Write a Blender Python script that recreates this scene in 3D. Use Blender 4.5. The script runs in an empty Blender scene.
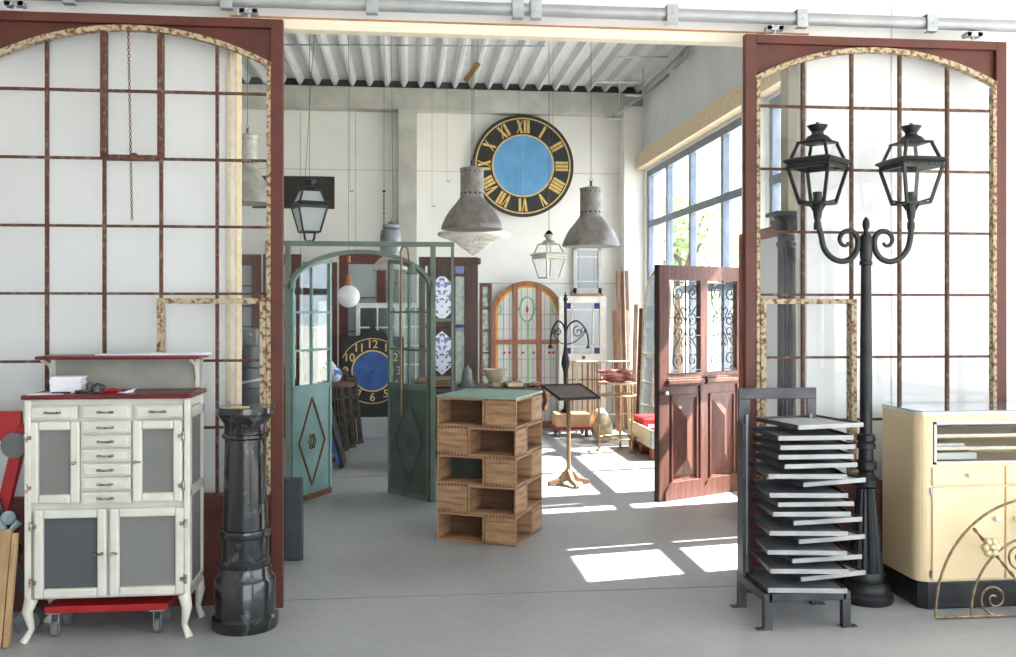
import bpy, bmesh, math, random
from mathutils import Matrix, Vector
random.seed(7)
PI = math.pi
C = bpy.context.scene.collection
SC = bpy.context.scene

# ------------------------------------------------------------------ camera, light, exposure
FPX, CXP, HOR, CAMH, YAW = 950.0, 508.0, 310.0, 1.65, math.radians(6)
cd = bpy.data.cameras.new('camera'); cam = bpy.data.objects.new('camera', cd); C.objects.link(cam)
cd.sensor_width = 36; cd.lens = FPX / 1016 * 36
cd.shift_y = -(328.5 - HOR) / 1016.0
cd.clip_end = 400
cam.location = (0, 0, CAMH); cam.rotation_euler = (PI / 2, 0, -YAW)
SC.camera = cam
SC.view_settings.view_transform = 'Standard'; SC.view_settings.look = 'None'
SC.view_settings.gamma = 1; SC.view_settings.use_curve_mapping = False
SC.view_settings.exposure = 0.69
w = bpy.data.worlds.new('sky'); SC.world = w; w.use_nodes = True
bgn = w.node_tree.nodes['Background']
bgn.inputs[0].default_value = (0.80, 0.90, 1.0, 1); bgn.inputs[1].default_value = 3.8
sl = bpy.data.lights.new('sun', 'SUN'); sl.energy = 26; sl.angle = math.radians(0.6); sl.color = (1, .95, .86)
so = bpy.data.objects.new('sun', sl); C.objects.link(so)
so.rotation_euler = Vector((-.83, -.15, -1)).to_track_quat('-Z', 'Y').to_euler()
# daylight entering through the large windows: one soft lamp at each row of windows
def daylight(name, loc, direc, sx, sy, e, col=(.88, .94, 1)):
    l = bpy.data.lights.new(name, 'AREA'); l.shape = 'RECTANGLE'; l.size = sx; l.size_y = sy; l.energy = e; l.color = col
    o = bpy.data.objects.new(name, l); C.objects.link(o); o.location = loc
    o.rotation_euler = Vector(direc).to_track_quat('-Z', 'Z').to_euler(); return o

# ------------------------------------------------------------------ helpers
def X(px, y):
    u = (px - CXP) / FPX; t = y / (math.cos(YAW) - math.sin(YAW) * u)
    return (math.sin(YAW) + math.cos(YAW) * u) * t
def Z(py, px, y):
    u = (px - CXP) / FPX; t = y / (math.cos(YAW) - math.sin(YAW) * u)
    return CAMH + (HOR - py) / FPX * t

def lin(c):
    return tuple(((v / 255) / 12.92 if v / 255 <= .04045 else ((v / 255 + .055) / 1.055) ** 2.4) for v in c) + (1,)

MATS = {}
def mat(name, c1, c2=None, rough=.5, metal=0, scale=6, bump=0, stretch=None, lo=.35, hi=.65, detail=5, coat=0):
    if name in MATS: return MATS[name]
    m = bpy.data.materials.new(name); m.use_nodes = True; nt = m.node_tree; N = nt.nodes; L = nt.links
    b = N['Principled BSDF']; b.inputs['Roughness'].default_value = rough; b.inputs['Metallic'].default_value = metal
    if coat: b.inputs['Coat Weight'].default_value = coat
    c2 = c2 or tuple(v * .88 for v in c1)
    tc = N.new('ShaderNodeTexCoord'); mp = N.new('ShaderNodeMapping'); L.new(tc.outputs['Object'], mp.inputs[0])
    if stretch: mp.inputs['Scale'].default_value = stretch
    n = N.new('ShaderNodeTexNoise'); n.inputs['Scale'].default_value = scale; n.inputs['Detail'].default_value = detail
    L.new(mp.outputs[0], n.inputs['Vector'])
    r = N.new('ShaderNodeValToRGB'); r.color_ramp.elements[0].position = lo; r.color_ramp.elements[1].position = hi
    r.color_ramp.elements[0].color = lin(c1); r.color_ramp.elements[1].color = lin(c2)
    L.new(n.outputs[0], r.inputs[0]); L.new(r.outputs[0], b.inputs['Base Color'])
    if bump:
        bp = N.new('ShaderNodeBump'); bp.inputs['Strength'].default_value = bump; bp.inputs['Distance'].default_value = .01
        L.new(n.outputs[0], bp.inputs['Height']); L.new(bp.outputs[0], b.inputs['Normal'])
    MATS[name] = m; return m

def glass(name, tint=(1, 1, 1), gloss=.10, rough=.02, milky=0.0, milkcol=(.8, .85, .85)):
    if name in MATS: return MATS[name]
    m = bpy.data.materials.new(name); m.use_nodes = True; nt = m.node_tree; N = nt.nodes; L = nt.links
    N.remove(N['Principled BSDF']); out = N['Material Output']
    t = N.new('ShaderNodeBsdfTransparent'); t.inputs[0].default_value = (*tint, 1)
    g = N.new('ShaderNodeBsdfGlossy'); g.inputs['Roughness'].default_value = rough
    lw = N.new('ShaderNodeLayerWeight'); lw.inputs[0].default_value = .5
    pw = N.new('ShaderNodeMath'); pw.operation = 'POWER'; pw.inputs[1].default_value = 4; L.new(lw.outputs['Facing'], pw.inputs[0])
    ma = N.new('ShaderNodeMath'); ma.operation = 'MULTIPLY_ADD'; ma.inputs[1].default_value = .6; ma.inputs[2].default_value = gloss * .4; L.new(pw.outputs[0], ma.inputs[0])
    mx = N.new('ShaderNodeMixShader'); L.new(ma.outputs[0], mx.inputs[0]); L.new(t.outputs[0], mx.inputs[1]); L.new(g.outputs[0], mx.inputs[2])
    last = mx
    if milky:
        d = N.new('ShaderNodeBsdfDiffuse'); d.inputs[0].default_value = (*milkcol, 1)
        m2 = N.new('ShaderNodeMixShader'); m2.inputs[0].default_value = milky
        L.new(mx.outputs[0], m2.inputs[1]); L.new(d.outputs[0], m2.inputs[2]); last = m2
    L.new(last.outputs[0], out.inputs[0]); MATS[name] = m; return m

class MB:
    def __init__(s, M=None): s.bm = bmesh.new(); s.M = M or Matrix.Identity(4)
    def _v(s, p): return s.bm.verts.new(s.M @ Vector(p))
    def _f(s, vs):
        try: return s.bm.faces.new(vs)
        except ValueError: return None
    def hexa(s, ps):
        v = [s._v(p) for p in ps]
        for f in ((0, 3, 2, 1), (4, 5, 6, 7), (0, 1, 5, 4), (1, 2, 6, 5), (2, 3, 7, 6), (3, 0, 4, 7)): s._f([v[i] for i in f])
        return s
    def box(s, x0, x1, y0, y1, z0, z1):
        return s.hexa([(x0, y0, z0), (x1, y0, z0), (x1, y1, z0), (x0, y1, z0), (x0, y0, z1), (x1, y0, z1), (x1, y1, z1), (x0, y1, z1)])
    def cbox(s, x, y, z, sx, sy, sz, rz=0, rx=0, ry=0):
        R = Matrix.Translation((x, y, z)) @ Matrix.Rotation(rz, 4, 'Z') @ Matrix.Rotation(rx, 4, 'X') @ Matrix.Rotation(ry, 4, 'Y')
        ps = [R @ Vector((a * sx / 2, b * sy / 2, c * sz / 2)) for (a, b, c) in ((-1, -1, -1), (1, -1, -1), (1, 1, -1), (-1, 1, -1), (-1, -1, 1), (1, -1, 1), (1, 1, 1), (-1, 1, 1))]
        return s.hexa(ps)
    def beam(s, p0, p1, wd, dp, up=(0, 1, 0)):
        p0 = Vector(p0); p1 = Vector(p1); d = (p1 - p0).normalized(); u = Vector(up)
        if abs(d.dot(u)) > .98: u = Vector((1, 0, 0))
        a = d.cross(u).normalized() * wd / 2; b = a.cross(d).normalized() * dp / 2
        return s.hexa([p0 - a - b, p0 + a - b, p0 + a + b, p0 - a + b, p1 - a - b, p1 + a - b, p1 + a + b, p1 - a + b])
    def tube(s, pts, r, seg=8, closed=False):
        pts = [Vector(p) for p in pts]; n = len(pts); rings = []
        rr = r if isinstance(r, (list, tuple)) else [r] * n
        prev = None
        for i in range(n):
            a = pts[(i - 1) % n] if (closed or i > 0) else pts[i]; b = pts[(i + 1) % n] if (closed or i < n - 1) else pts[i]
            d = (b - a).normalized()
            if prev is None:
                q = Vector((0, 0, 1)) if abs(d.z) < .9 else Vector((1, 0, 0)); prev = d.cross(q).normalized()
            prev = (prev - d * prev.dot(d)).normalized(); c = d.cross(prev)
            rings.append([s._v(pts[i] + (prev * math.cos(2 * PI * k / seg) + c * math.sin(2 * PI * k / seg)) * rr[i]) for k in range(seg)])
        m = n if closed else n - 1
        for i in range(m):
            A, B = rings[i], rings[(i + 1) % n]
            for k in range(seg): s._f([A[k], A[(k + 1) % seg], B[(k + 1) % seg], B[k]])
        if not closed: s._f(rings[0][::-1]); s._f(rings[-1])
        return s
    def lathe(s, prof, cx=0, cy=0, z0=0, seg=28, flute=0, fd=.0, phase=0):
        rings = []
        for (r, z) in prof:
            rings.append([s._v((cx + max(r, 1e-4) * (1 - (fd * (.5 + .5 * math.cos(flute * 2 * PI * k / seg)) if flute else 0)) * math.cos(2 * PI * k / seg + phase),
                                cy + max(r, 1e-4) * (1 - (fd * (.5 + .5 * math.cos(flute * 2 * PI * k / seg)) if flute else 0)) * math.sin(2 * PI * k / seg + phase), z0 + z)) for k in range(seg)])
        for i in range(len(rings) - 1):
            A, B = rings[i], rings[i + 1]
            for k in range(seg): s._f([A[k], A[(k + 1) % seg], B[(k + 1) % seg], B[k]])
        s._f(rings[0][::-1]); s._f(rings[-1]); return s
    def sphere(s, c, r, sx=1, sy=1, sz=1, seg=20):
        prof = [(r * math.sin(PI * i / 12), -r * math.cos(PI * i / 12) * sz) for i in range(13)]
        return s.lathe(prof, c[0], c[1], c[2], seg)
    def prism(s, poly, y0, y1):      # polygon in x,z extruded along y
        a = [s._v((x, y0, z)) for x, z in poly]; b = [s._v((x, y1, z)) for x, z in poly]; n = len(poly)
        s._f(a); s._f(b[::-1])
        for i in range(n): s._f([a[i], b[i], b[(i + 1) % n], a[(i + 1) % n]])
        return s
    def hprism(s, poly, z0, z1):     # polygon in x,y extruded along z
        a = [s._v((x, y, z0)) for x, y in poly]; b = [s._v((x, y, z1)) for x, y in poly]; n = len(poly)
        s._f(a[::-1]); s._f(b)
        for i in range(n): s._f([a[i], a[(i + 1) % n], b[(i + 1) % n], b[i]])
        return s
    def band(s, inner, outer, y0, y1):   # strip between two x,z polylines
        n = len(inner)
        for i in range(n - 1):
            (a, b), (c, d) = inner[i], inner[i + 1]; (e, f), (g, h) = outer[i], outer[i + 1]
            s.hexa([(a, y0, b), (c, y0, d), (c, y1, d), (a, y1, b), (e, y0, f), (g, y0, h), (g, y1, h), (e, y1, f)])
        return s
    def build(s, name, m, parent=None, bevel=0, smooth=False, seg=2):
        bmesh.ops.recalc_face_normals(s.bm, faces=s.bm.faces[:])
        me = bpy.data.meshes.new(name); s.bm.to_mesh(me); s.bm.free()
        me.materials.append(m)
        o = bpy.data.objects.new(name, me); C.objects.link(o); o.parent = parent
        if smooth:
            for p in me.polygons: p.use_smooth = True
            me.set_sharp_from_angle(angle=math.radians(40))
        if bevel:
            b = o.modifiers.new('bevel', 'BEVEL'); b.width = bevel; b.segments = seg; b.limit_method = 'ANGLE'; b.angle_limit = math.radians(50)
        return o

def thing(name, label, cat, loc=(0, 0, 0), rz=0, group=None, rx=0, ry=0):
    o = bpy.data.objects.new(name, None); C.objects.link(o); o.empty_display_size = .1
    o.location = loc; o.rotation_euler = (rx, ry, rz); o['label'] = label; o['category'] = cat
    if group: o['group'] = group
    return o
def tag(o, label, cat, group=None, kind=None):
    if label: o['label'] = label
    if cat: o['category'] = cat
    if group: o['group'] = group
    if kind: o['kind'] = kind
    return o
def struct(name, mb, m, bevel=0):
    o = mb.build(name, m, None, bevel); o['kind'] = 'structure'; return o
def dup(root, loc, rz, label, group=None):
    r = root.copy(); C.objects.link(r); r.location = loc; r.rotation_euler = (0, 0, rz); r['label'] = label
    if group: r['group'] = group
    for ch in list(root.children):
        c = ch.copy(); C.objects.link(c); c.parent = r
        for g in list(ch.children):
            d = g.copy(); C.objects.link(d); d.parent = c
    return r
def spiral(cx, cz, r0, r1, a0, turns, n=28, y=0):
    return [(cx + (r0 + (r1 - r0) * i / n) * math.cos(a0 + turns * 2 * PI * i / n), y, cz + (r0 + (r1 - r0) * i / n) * math.sin(a0 + turns * 2 * PI * i / n)) for i in range(n + 1)]
def arc(cx, cz, r, a0, a1, n=20, y=0):
    return [(cx + r * math.cos(a0 + (a1 - a0) * i / n), y, cz + r * math.sin(a0 + (a1 - a0) * i / n)) for i in range(n + 1)]
def textmesh(txt, size, name, m, parent, loc, rot=(PI / 2, 0, 0), ext=.002):
    cu = bpy.data.curves.new('t', 'FONT'); cu.body = txt; cu.size = size; cu.extrude = ext; cu.align_x = 'CENTER'; cu.align_y = 'CENTER'; cu.offset = size * .015
    o = bpy.data.objects.new('t', cu); C.objects.link(o)
    bpy.context.view_layer.update()
    me = bpy.data.meshes.new_from_object(o.evaluated_get(bpy.context.evaluated_depsgraph_get()))
    bpy.data.objects.remove(o); me.materials.clear(); me.materials.append(m)
    p = bpy.data.objects.new(name, me); C.objects.link(p); p.parent = parent; p.location = loc; p.rotation_euler = rot
    return p

# ------------------------------------------------------------------ materials
WHITE = mat('white_wall', (236, 236, 236), (228, 229, 231), .6, scale=1.2)
WHITE_B = mat('white_plaster', (240, 239, 232), (232, 231, 225), .7, scale=1.5)
CONC = mat('concrete', (196, 195, 186), (172, 171, 162), .85, scale=3, bump=.2, detail=8)
GREYW = mat('grey_upper_wall', (232, 233, 232), (222, 223, 223), .7, scale=2)
CEIL = mat('ceiling_sheet', (218, 220, 219), (206, 208, 208), .45, .1, scale=2)
PINE = mat('pine', (230, 212, 180), (212, 188, 150), .6, scale=4, stretch=(.4, 6, 6))
BLUEF = mat('blue_window_frame', (128, 138, 152), (110, 122, 138), .4, .3)
RED_BROWN = mat('red_brown_paint', (92, 40, 27), (76, 32, 22), .55, scale=5, bump=.1)
RUSTBAR = mat('rusty_bar', (84, 50, 38), (150, 134, 116), .8, scale=30, lo=.5, hi=.85, bump=.4)
PEEL = mat('peeling_paint', (178, 164, 136), (112, 74, 52), .85, scale=42, lo=.46, hi=.60, bump=.6)
CLEAR = glass('clear_glass', (.985, .99, .99), .06)
WINGL = glass('window_glass', (.97, .985, 1), .08)
STEEL = mat('zinc_steel', (190, 194, 196), (160, 166, 170), .35, .8, scale=10)
RAIL = mat('rail_grey', (170, 173, 177), (154, 157, 162), .5, .3, scale=4)
ENAMEL = mat('cream_enamel', (222, 219, 208), (208, 204, 190), .3, scale=5, coat=.3)
DRED = mat('dark_red_linoleum', (108, 24, 30), (88, 18, 24), .35, scale=8)
NICKEL = mat('worn_nickel', (190, 186, 176), (110, 92, 72), .35, .9, scale=40)
FROST = glass('ribbed_grey_glass', (.78, .79, .77), .2, .25, .62, (.30, .30, .28)); FROSTD = glass('dark_ribbed_glass', (.6, .62, .62), .2, .25, .7, (.13, .14, .15))
BLACKM = mat('black_marble', (22, 23, 25), (118, 118, 118), .2, scale=15, detail=14, lo=.58, hi=.84, stretch=(1, 1.6, .7), coat=.4)
BLACK = mat('black_iron', (30, 31, 33), (44, 45, 47), .45, .4, scale=12)
DARKST = mat('dark_steel', (84, 85, 88), (66, 66, 70), .45, .6, scale=8)
TRAY = mat('tray_edge', (172, 172, 170), (150, 150, 150), .5, .2, scale=8)
GREYFELT = mat('shaded_grey_tray_top', (112, 113, 117), (98, 99, 104), .7, scale=12)  # darkened bed: shade in the gaps between trays is put into the colour
CREAM = mat('cream_lacquer', (226, 204, 164), (218, 194, 152), .32, scale=2, coat=.3)
PLINTH = mat('black_plinth', (26, 26, 30), (38, 38, 42), .3)
CHROME = mat('chrome', (225, 228, 232), (205, 208, 214), .15, 1)
GOLDIR = mat('gilded_iron', (150, 128, 92), (96, 78, 58), .5, .6, scale=30)
TEAL = mat('teal_paint', (122, 154, 150), (100, 132, 128), .5, scale=4, bump=.1)
GREEN = mat('green_paint', (112, 128, 114), (94, 110, 98), .55, scale=5, bump=.15)
DGREEN = mat('dark_green_paint', (88, 98, 90), (76, 84, 78), .6, scale=6, bump=.15)
RUST = mat('rust', (120, 76, 48), (82, 54, 40), .85, scale=18, bump=.3)
CRATE = mat('crate_wood', (178, 140, 104), (134, 98, 70), .7, scale=5, stretch=(1, 1, 7), bump=.15)
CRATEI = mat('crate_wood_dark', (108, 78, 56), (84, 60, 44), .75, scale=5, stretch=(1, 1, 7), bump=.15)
CRATEG = mat('crate_inside_green', (74, 84, 76), (56, 62, 56), .75, scale=5)
MINT = mat('mint_board', (138, 172, 156), (120, 154, 140), .45, scale=6)
DOORW = mat('door_wood', (122, 82, 70), (98, 62, 54), .45, scale=6, stretch=(5, 5, .5), bump=.1)
DOORE = mat('door_edge_dark', (58, 34, 30), (44, 26, 24), .6)
OLDWOOD = mat('old_wood', (150, 116, 86), (112, 84, 62), .75, scale=6, stretch=(4, 4, .5), bump=.2)
BRWOOD = mat('brown_door_wood', (104, 60, 46), (82, 46, 36), .5, scale=6, stretch=(5, 5, .5))
ARCHW = mat('arch_window_wood', (158, 108, 78), (132, 86, 60), .5, scale=6, stretch=(4, 4, .6))
LAMPG = mat('lamp_grey_enamel', (150, 144, 138), (112, 106, 102), .4, .3, scale=14, detail=8, lo=.3, hi=.75)
LAMPIN = mat('lamp_inside', (206, 200, 190), (184, 176, 164), .4, .2)
LAMPL = mat('lamp_light_enamel', (200, 196, 186), (172, 168, 158), .4, .2, scale=10)
WIRE = mat('thin_wire', (90, 90, 92), (70, 70, 72), .5, .5)
WPAINT = mat('white_paint_wood', (236, 234, 226), (214, 210, 200), .55, scale=8)
GOLD = mat('gold_leaf', (226, 198, 128), (204, 172, 100), .4, .5, scale=20)
CLKBLK = mat('clock_black', (34, 35, 38), (46, 47, 50), .5, .1, scale=8)
SKYB = mat('clock_blue', (98, 158, 204), (84, 142, 190), .5, scale=4)
DEEPB = mat('deep_blue', (56, 100, 168), (40, 76, 136), .45, scale=7)
REDP = mat('red_paint', (178, 32, 34), (150, 24, 28), .4, scale=6)
RUBBER = mat('grey_rubber', (120, 120, 120), (100, 100, 100), .7)
PAPER = mat('paper', (240, 240, 244), (230, 230, 236), .8)
LEAFM = mat('leaf', (190, 204, 160), (160, 182, 130), .6, scale=2)
BARK = mat('bark', (90, 70, 52), (70, 54, 40), .9, scale=6)
GRAVEL = mat('pale_gravel', (200, 196, 186), (180, 176, 166), .9, scale=8)
PLATE = mat('dark_rust_plate', (66, 58, 48), (46, 50, 46), .6, .4, scale=14, bump=.2)
OPAL = mat('opal_white', (236, 236, 238), (228, 228, 230), .15, coat=.5)
TILE = None

def floor_mat():
    m = bpy.data.materials.new('polished_concrete'); m.use_nodes = True; N = m.node_tree.nodes; L = m.node_tree.links
    b = N['Principled BSDF']; tc = N.new('ShaderNodeTexCoord')
    n1 = N.new('ShaderNodeTexNoise'); n1.inputs['Scale'].default_value = .7; n1.inputs['Detail'].default_value = 7
    n2 = N.new('ShaderNodeTexNoise'); n2.inputs['Scale'].default_value = 14; n2.inputs['Detail'].default_value = 8
    L.new(tc.outputs['Object'], n1.inputs[0]); L.new(tc.outputs['Object'], n2.inputs[0])
    ad = N.new('ShaderNodeMath'); ad.operation = 'MULTIPLY_ADD'; ad.inputs[1].default_value = .35
    L.new(n2.outputs[0], ad.inputs[0]); L.new(n1.outputs[0], ad.inputs[2])
    r = N.new('ShaderNodeValToRGB'); r.color_ramp.elements[0].position = .45; r.color_ramp.elements[1].position = .9
    r.color_ramp.elements[0].color = lin((144, 146, 149)); r.color_ramp.elements[1].color = lin((172, 172, 171))
    L.new(ad.outputs[0], r.inputs[0]); L.new(r.outputs[0], b.inputs['Base Color'])
    rr = N.new('ShaderNodeMapRange'); rr.inputs[3].default_value = .28; rr.inputs[4].default_value = .5
    L.new(n1.outputs[0], rr.inputs[0]); L.new(rr.outputs[0], b.inputs['Roughness'])
    return m

# ------------------------------------------------------------------ the building
WX = 3.3; WALLY = 13.4; CZ = 4.73; FY0, FY1 = 5.58, 5.72      # right wall, rear wall, rear ceiling, dividing wall
fl = struct('floor', MB().box(-4.4, 6.3, -4, 14, -.1, 0), floor_mat())
j = MB(); j.box(-4.3, 6.2, 5.50, 5.506, 0, .0008); j.box(-4.3, 6.2, 1.5, 1.506, 0, .0008); j.box(-4, 3.2, 9.5, 9.506, 0, .0008)
struct('trim_1', j, mat('floor_joint', (112, 112, 112)))
struct('wall_back', MB().box(-3.6, WX + .3, WALLY, WALLY + .2, 0, CZ + .3), WHITE_B)
jb = MB()
jb.box(-3.5, WX, WALLY - .004, WALLY, 2.02, 2.035)
for px in (300, 355): jb.box(X(px, WALLY), X(px, WALLY) + .012, WALLY - .004, WALLY, 0, 4.4)
jb.box(-3.5, WX, WALLY - .004, WALLY, Z(171, 400, WALLY), Z(171, 400, WALLY) + .01)
struct('trim_2', jb, mat('panel_joint', (205, 204, 198)))
struct('trim_3', MB().box(-3.6, WX, WALLY - .25, WALLY, Z(109, 400, WALLY - .25), CZ - .02), CONC, .01)
for i, (a, b) in enumerate(((398, 417),)):
    struct('trim_%d' % (4 + i), MB().box(X(a, 13.1), X(b, 13.1), 13.1, WALLY, 0, Z(108, 408, 13.1)), CONC, .008)
struct('trim_5', MB().box(X(624, 13.1), WX, 13.1, WALLY, 0, Z(106, 630, 13.1)), WHITE_B, .008)
struct('wall_left', MB().box(-3.8, -3.6, FY1, WALLY + .2, 0, CZ + .3), WHITE_B)
# trapezoidal sheet ceiling with ribs along the depth of the hall
c = MB(); pitch = .235; xx = -3.6; k = 0; top = CZ + .08; prof = []
while xx < WX + .3:
    prof += [(xx, CZ), (xx + .035, CZ), (xx + .075, top), (xx + .195, top)]
    xx += pitch
pts = prof + [(prof[-1][0], top + .1), (prof[0][0], top + .1)]
for i in range(len(prof) - 1):
    (a, b_), (d, e) = prof[i], prof[i + 1]
    c.hexa([(a, FY1, b_), (d, FY1, e), (d, WALLY, e), (a, WALLY, b_), (a, FY1, b_ + .02), (d, FY1, e + .02), (d, WALLY, e + .02), (a, WALLY, b_ + .02)])
struct('ceiling', c, CEIL)
struct('trim_6', MB().box(-3.8, WX + .3, WALLY - .2, WALLY - .19, CZ - .02, top), mat('gap_shade', (60, 62, 62)))  # dark sheet standing in for the shade between ribs and beam
# right hand wall with the blue framed windows
YA0, YA1 = 8.62, 13.02; YB0, YB1 = 6.02, 8.50; ZT, ZM, ZL, ZS = 3.59, 2.84, 1.90, .95
sol = [(FY0, YB0, 0, CZ), (YB1, YA0, 0, ZT + .02), (YA1, WALLY, 0, ZT + .02), (YB0, WALLY, ZT, CZ)]
r = MB()
r.box(WX, WX + .25, FY1, YB0, 0, CZ + .3); r.box(WX, WX + .25, YB1, YA0, 0, ZT); r.box(WX, WX + .25, YA1, WALLY, 0, ZT)
r.box(WX, WX + .25, YB0, YB1, 0, ZS - .5); r.box(WX, WX + .25, YA0, YA1, 0, ZS - .5)
struct('wall_right', r, WHITE_B)
struct('wall_right_upper', MB().box(WX, WX + .25, YB0, WALLY, ZT, CZ + .3), GREYW)
struct('trim_7', MB().box(WX - .12, WX, FY1, WALLY - .15, ZT + .03, ZT + .24), PINE, .006)
struct('sun_block_overhang_trim', MB().box(WX + .25, WX + 1.25, FY1, WALLY, 4.35, 4.5), GREYW)  # unseen overhang, added and sized to stop sun through the upper panes
def blue_window(n, y0, y1, ys):
    m = MB(); xa, xb = WX + .03, WX + .11
    for y in ys: m.box(xa, xb, y - .035, y + .035, ZS - .5, ZT)
    for z in (ZS - .47, ZL, ZM, ZT - .04): m.box(xa - .005, xb + .005, y0, y1, z - .045, z + .045)
    f = struct('window_%d' % n, m, BLUEF, .004)
    g = MB(); g.box(xa + .035, xa + .041, y0, y1, ZS - .5, ZT); o = g.build('window_glass', WINGL, f)
blue_window(1, YA0, YA1, (8.65, 9.85, 11.02, 12.03, 12.99))
blue_window(2, YB0, YB1, (6.05, 6.92, 7.00, 7.75, 8.47))
# dividing wall between the front hall and the rear hall, and its wide opening
OL, OR = X(237, FY0), 2.42
HB = 3.262
struct('wall_front_left', MB().box(-4.4, OL - .05, FY0, FY1, 0, 3.9), WHITE)
struct('wall_front_right', MB().box(OR, 6.3, FY0, FY1, 0, 3.9), WHITE)
struct('wall_front_header', MB().box(OL - .05, OR, FY0, FY1, HB + .05, 3.9), WHITE)
struct('wall_gable', MB().box(-3.8, WX + .3, FY0 + .02, FY1 - .02, 3.9, CZ + .3), WHITE)
jw = MB()
for x in (-2.55, 2.96, 4.1): jw.box(x, x + .008, FY0 - .003, FY0, 0, 3.9)
struct('trim_8', jw, mat('wall_joint', (200, 202, 206)))
t = MB(); t.box(OL - .05, OL - .03, FY0 - .03, FY1 + .02, 0, HB + .09); t.box(OL - .012, OL, FY0 - .01, FY1 + .02, 0, HB + .09)
struct('trim_9', t, PINE)
struct('trim_10', MB().box(OL - .03, OL - .012, FY0 - .02, FY1 + .02, 0, HB + .09), WPAINT)
struct('trim_11', MB().box(OL - .03, OR, FY0 - .03, FY0 + .06, HB, HB + .06), mat('header_pine', (244, 236, 216), (236, 224, 198), .6, scale=3, stretch=(.3, 6, 6)), .004)
struct('trim_12', MB().box(OL - .03, OR, FY0 - .035, FY0, HB + .06, HB + .068), mat('pine_edge', (196, 140, 92)))
struct('trim_13', MB().box(3.10, WX, 8.50, 8.61, 0, CZ), mat('painted_column', (214, 214, 206), (200, 200, 192), .6), .004)
po = MB(); po.box(X(788, 6.6), X(803, 6.6), 6.6, 6.74, 0, CZ)
struct('trim_14', po, mat('beige_post', (176, 168, 148), (160, 152, 132), .7, scale=4), .004)
# front hall shell around the camera
struct('wall_front_west', MB().box(-4.5, -4.4, -4, FY1, 0, 3.9), WHITE)
rf = MB(); rf.box(6.2, 6.3, -4, -3.2, 0, 3.9); rf.box(6.2, 6.3, 4.4, FY0, 0, 3.9); rf.box(6.2, 6.3, -3.2, 4.4, 0, .7); rf.box(6.2, 6.3, -3.2, 4.4, 3.5, 3.9)
struct('wall_front_east', rf, WHITE)
wf = MB()
for y in (-3.17, -1.3, .6, 2.5, 4.37): wf.box(6.22, 6.28, y - .03, y + .03, .7, 3.5)
for z in (.73, 2.4, 3.47): wf.box(6.22, 6.28, -3.2, 4.4, z - .03, z + .03)
struct('window_3', wf, BLUEF)
struct('ceiling_front', MB().box(-4.5, 6.3, -4, FY1, 3.9, 4.0), WHITE)
bw = MB(); bw.box(-4.5, -.6, -4.1, -4, 0, 3.9); bw.box(4.6, 6.3, -4.1, -4, 0, 3.9); bw.box(-.6, 4.6, -4.1, -4, 3.4, 3.9)
struct('wall_behind', bw, WHITE)
g = struct('ground', MB().box(-60, 90, -60, 90, -.3, -.12), GRAVEL)

# trees outside the windows
def tree(x, y, h, r, label):
    t = thing('garden_tree', label, 'tree', (x, y, -.12), 0, None)
    m = MB(); m.tube([(0, 0, 0), (.05, 0, h * .5), (0, .1, h * .8)], [.16, .11, .05]); 
    for a in range(5): m.tube([(0.03, 0, h * .45), (math.cos(a * 1.3) * r * .6, math.sin(a * 1.3) * r * .6, h * .8)], [.06, .02], 6)
    m.build('trunk', BARK, t, smooth=True)
    f = MB()
    blobs = [(random.gauss(0, r * .42), random.gauss(0, r * .42), h * .72 + random.gauss(0, r * .4), r * random.uniform(.25, .45)) for _ in range(16)]
    for bx, by, bz, br in blobs:
        for _ in range(130):
            v = Vector((random.gauss(0, 1), random.gauss(0, 1), random.gauss(0, 1))).normalized() * br * random.uniform(.6, 1.05)
            p = Vector((bx, by, bz)) + v; a = random.uniform(0, PI * 2); s = random.uniform(.07, .12)
            d1 = Vector((math.cos(a), math.sin(a), random.uniform(-.6, .6))) * s; d2 = d1.cross(Vector((random.random(), random.random(), random.random()))).normalized() * s * .6
            f._f([f._v(p - d1), f._v(p + d2), f._v(p + d1), f._v(p - d2)])
    o = f.build('foliage', LEAFM, t)
tree(6.2, 21.5, 5.0, 1.5, 'pale green tree outside the far end of the blue framed window')
tree(8.6, 24.5, 4.2, 1.5, 'bushy tree outside above the brown door, right of the tallest tree')
tree(9.6, 17.5, 4.6, 1.3, 'tree outside seen through the window left of the fluted column')

# ------------------------------------------------------------------ sliding rail and the two arched glazed frames
FRY = 5.36
rl = thing('sliding_door_rail', 'long grey steel sliding rail running above the opening', 'rail', (0, FRY + .05, 3.36))
m = MB(); m.tube([(-3.6, 0, .012), (5.2, 0, .012)], .036, 16)
m.build('rail', RAIL, rl, smooth=True)
for px in (68, 226, 372, 518, 536, 673, 803, 933):
    x = X(px, FRY); b = MB(); b.box(x - .033, x + .033, -.05, -.042, -.045, .05); b.box(x - .033, x + .033, -.05, .17, .05, .058); b.box(x - .033, x + .033, -.05, .0, -.05, -.045)
    b.cbox(x, -.052, .0, .012, .006, .012)
    b.build('bracket', STEEL, rl, .003)

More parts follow.
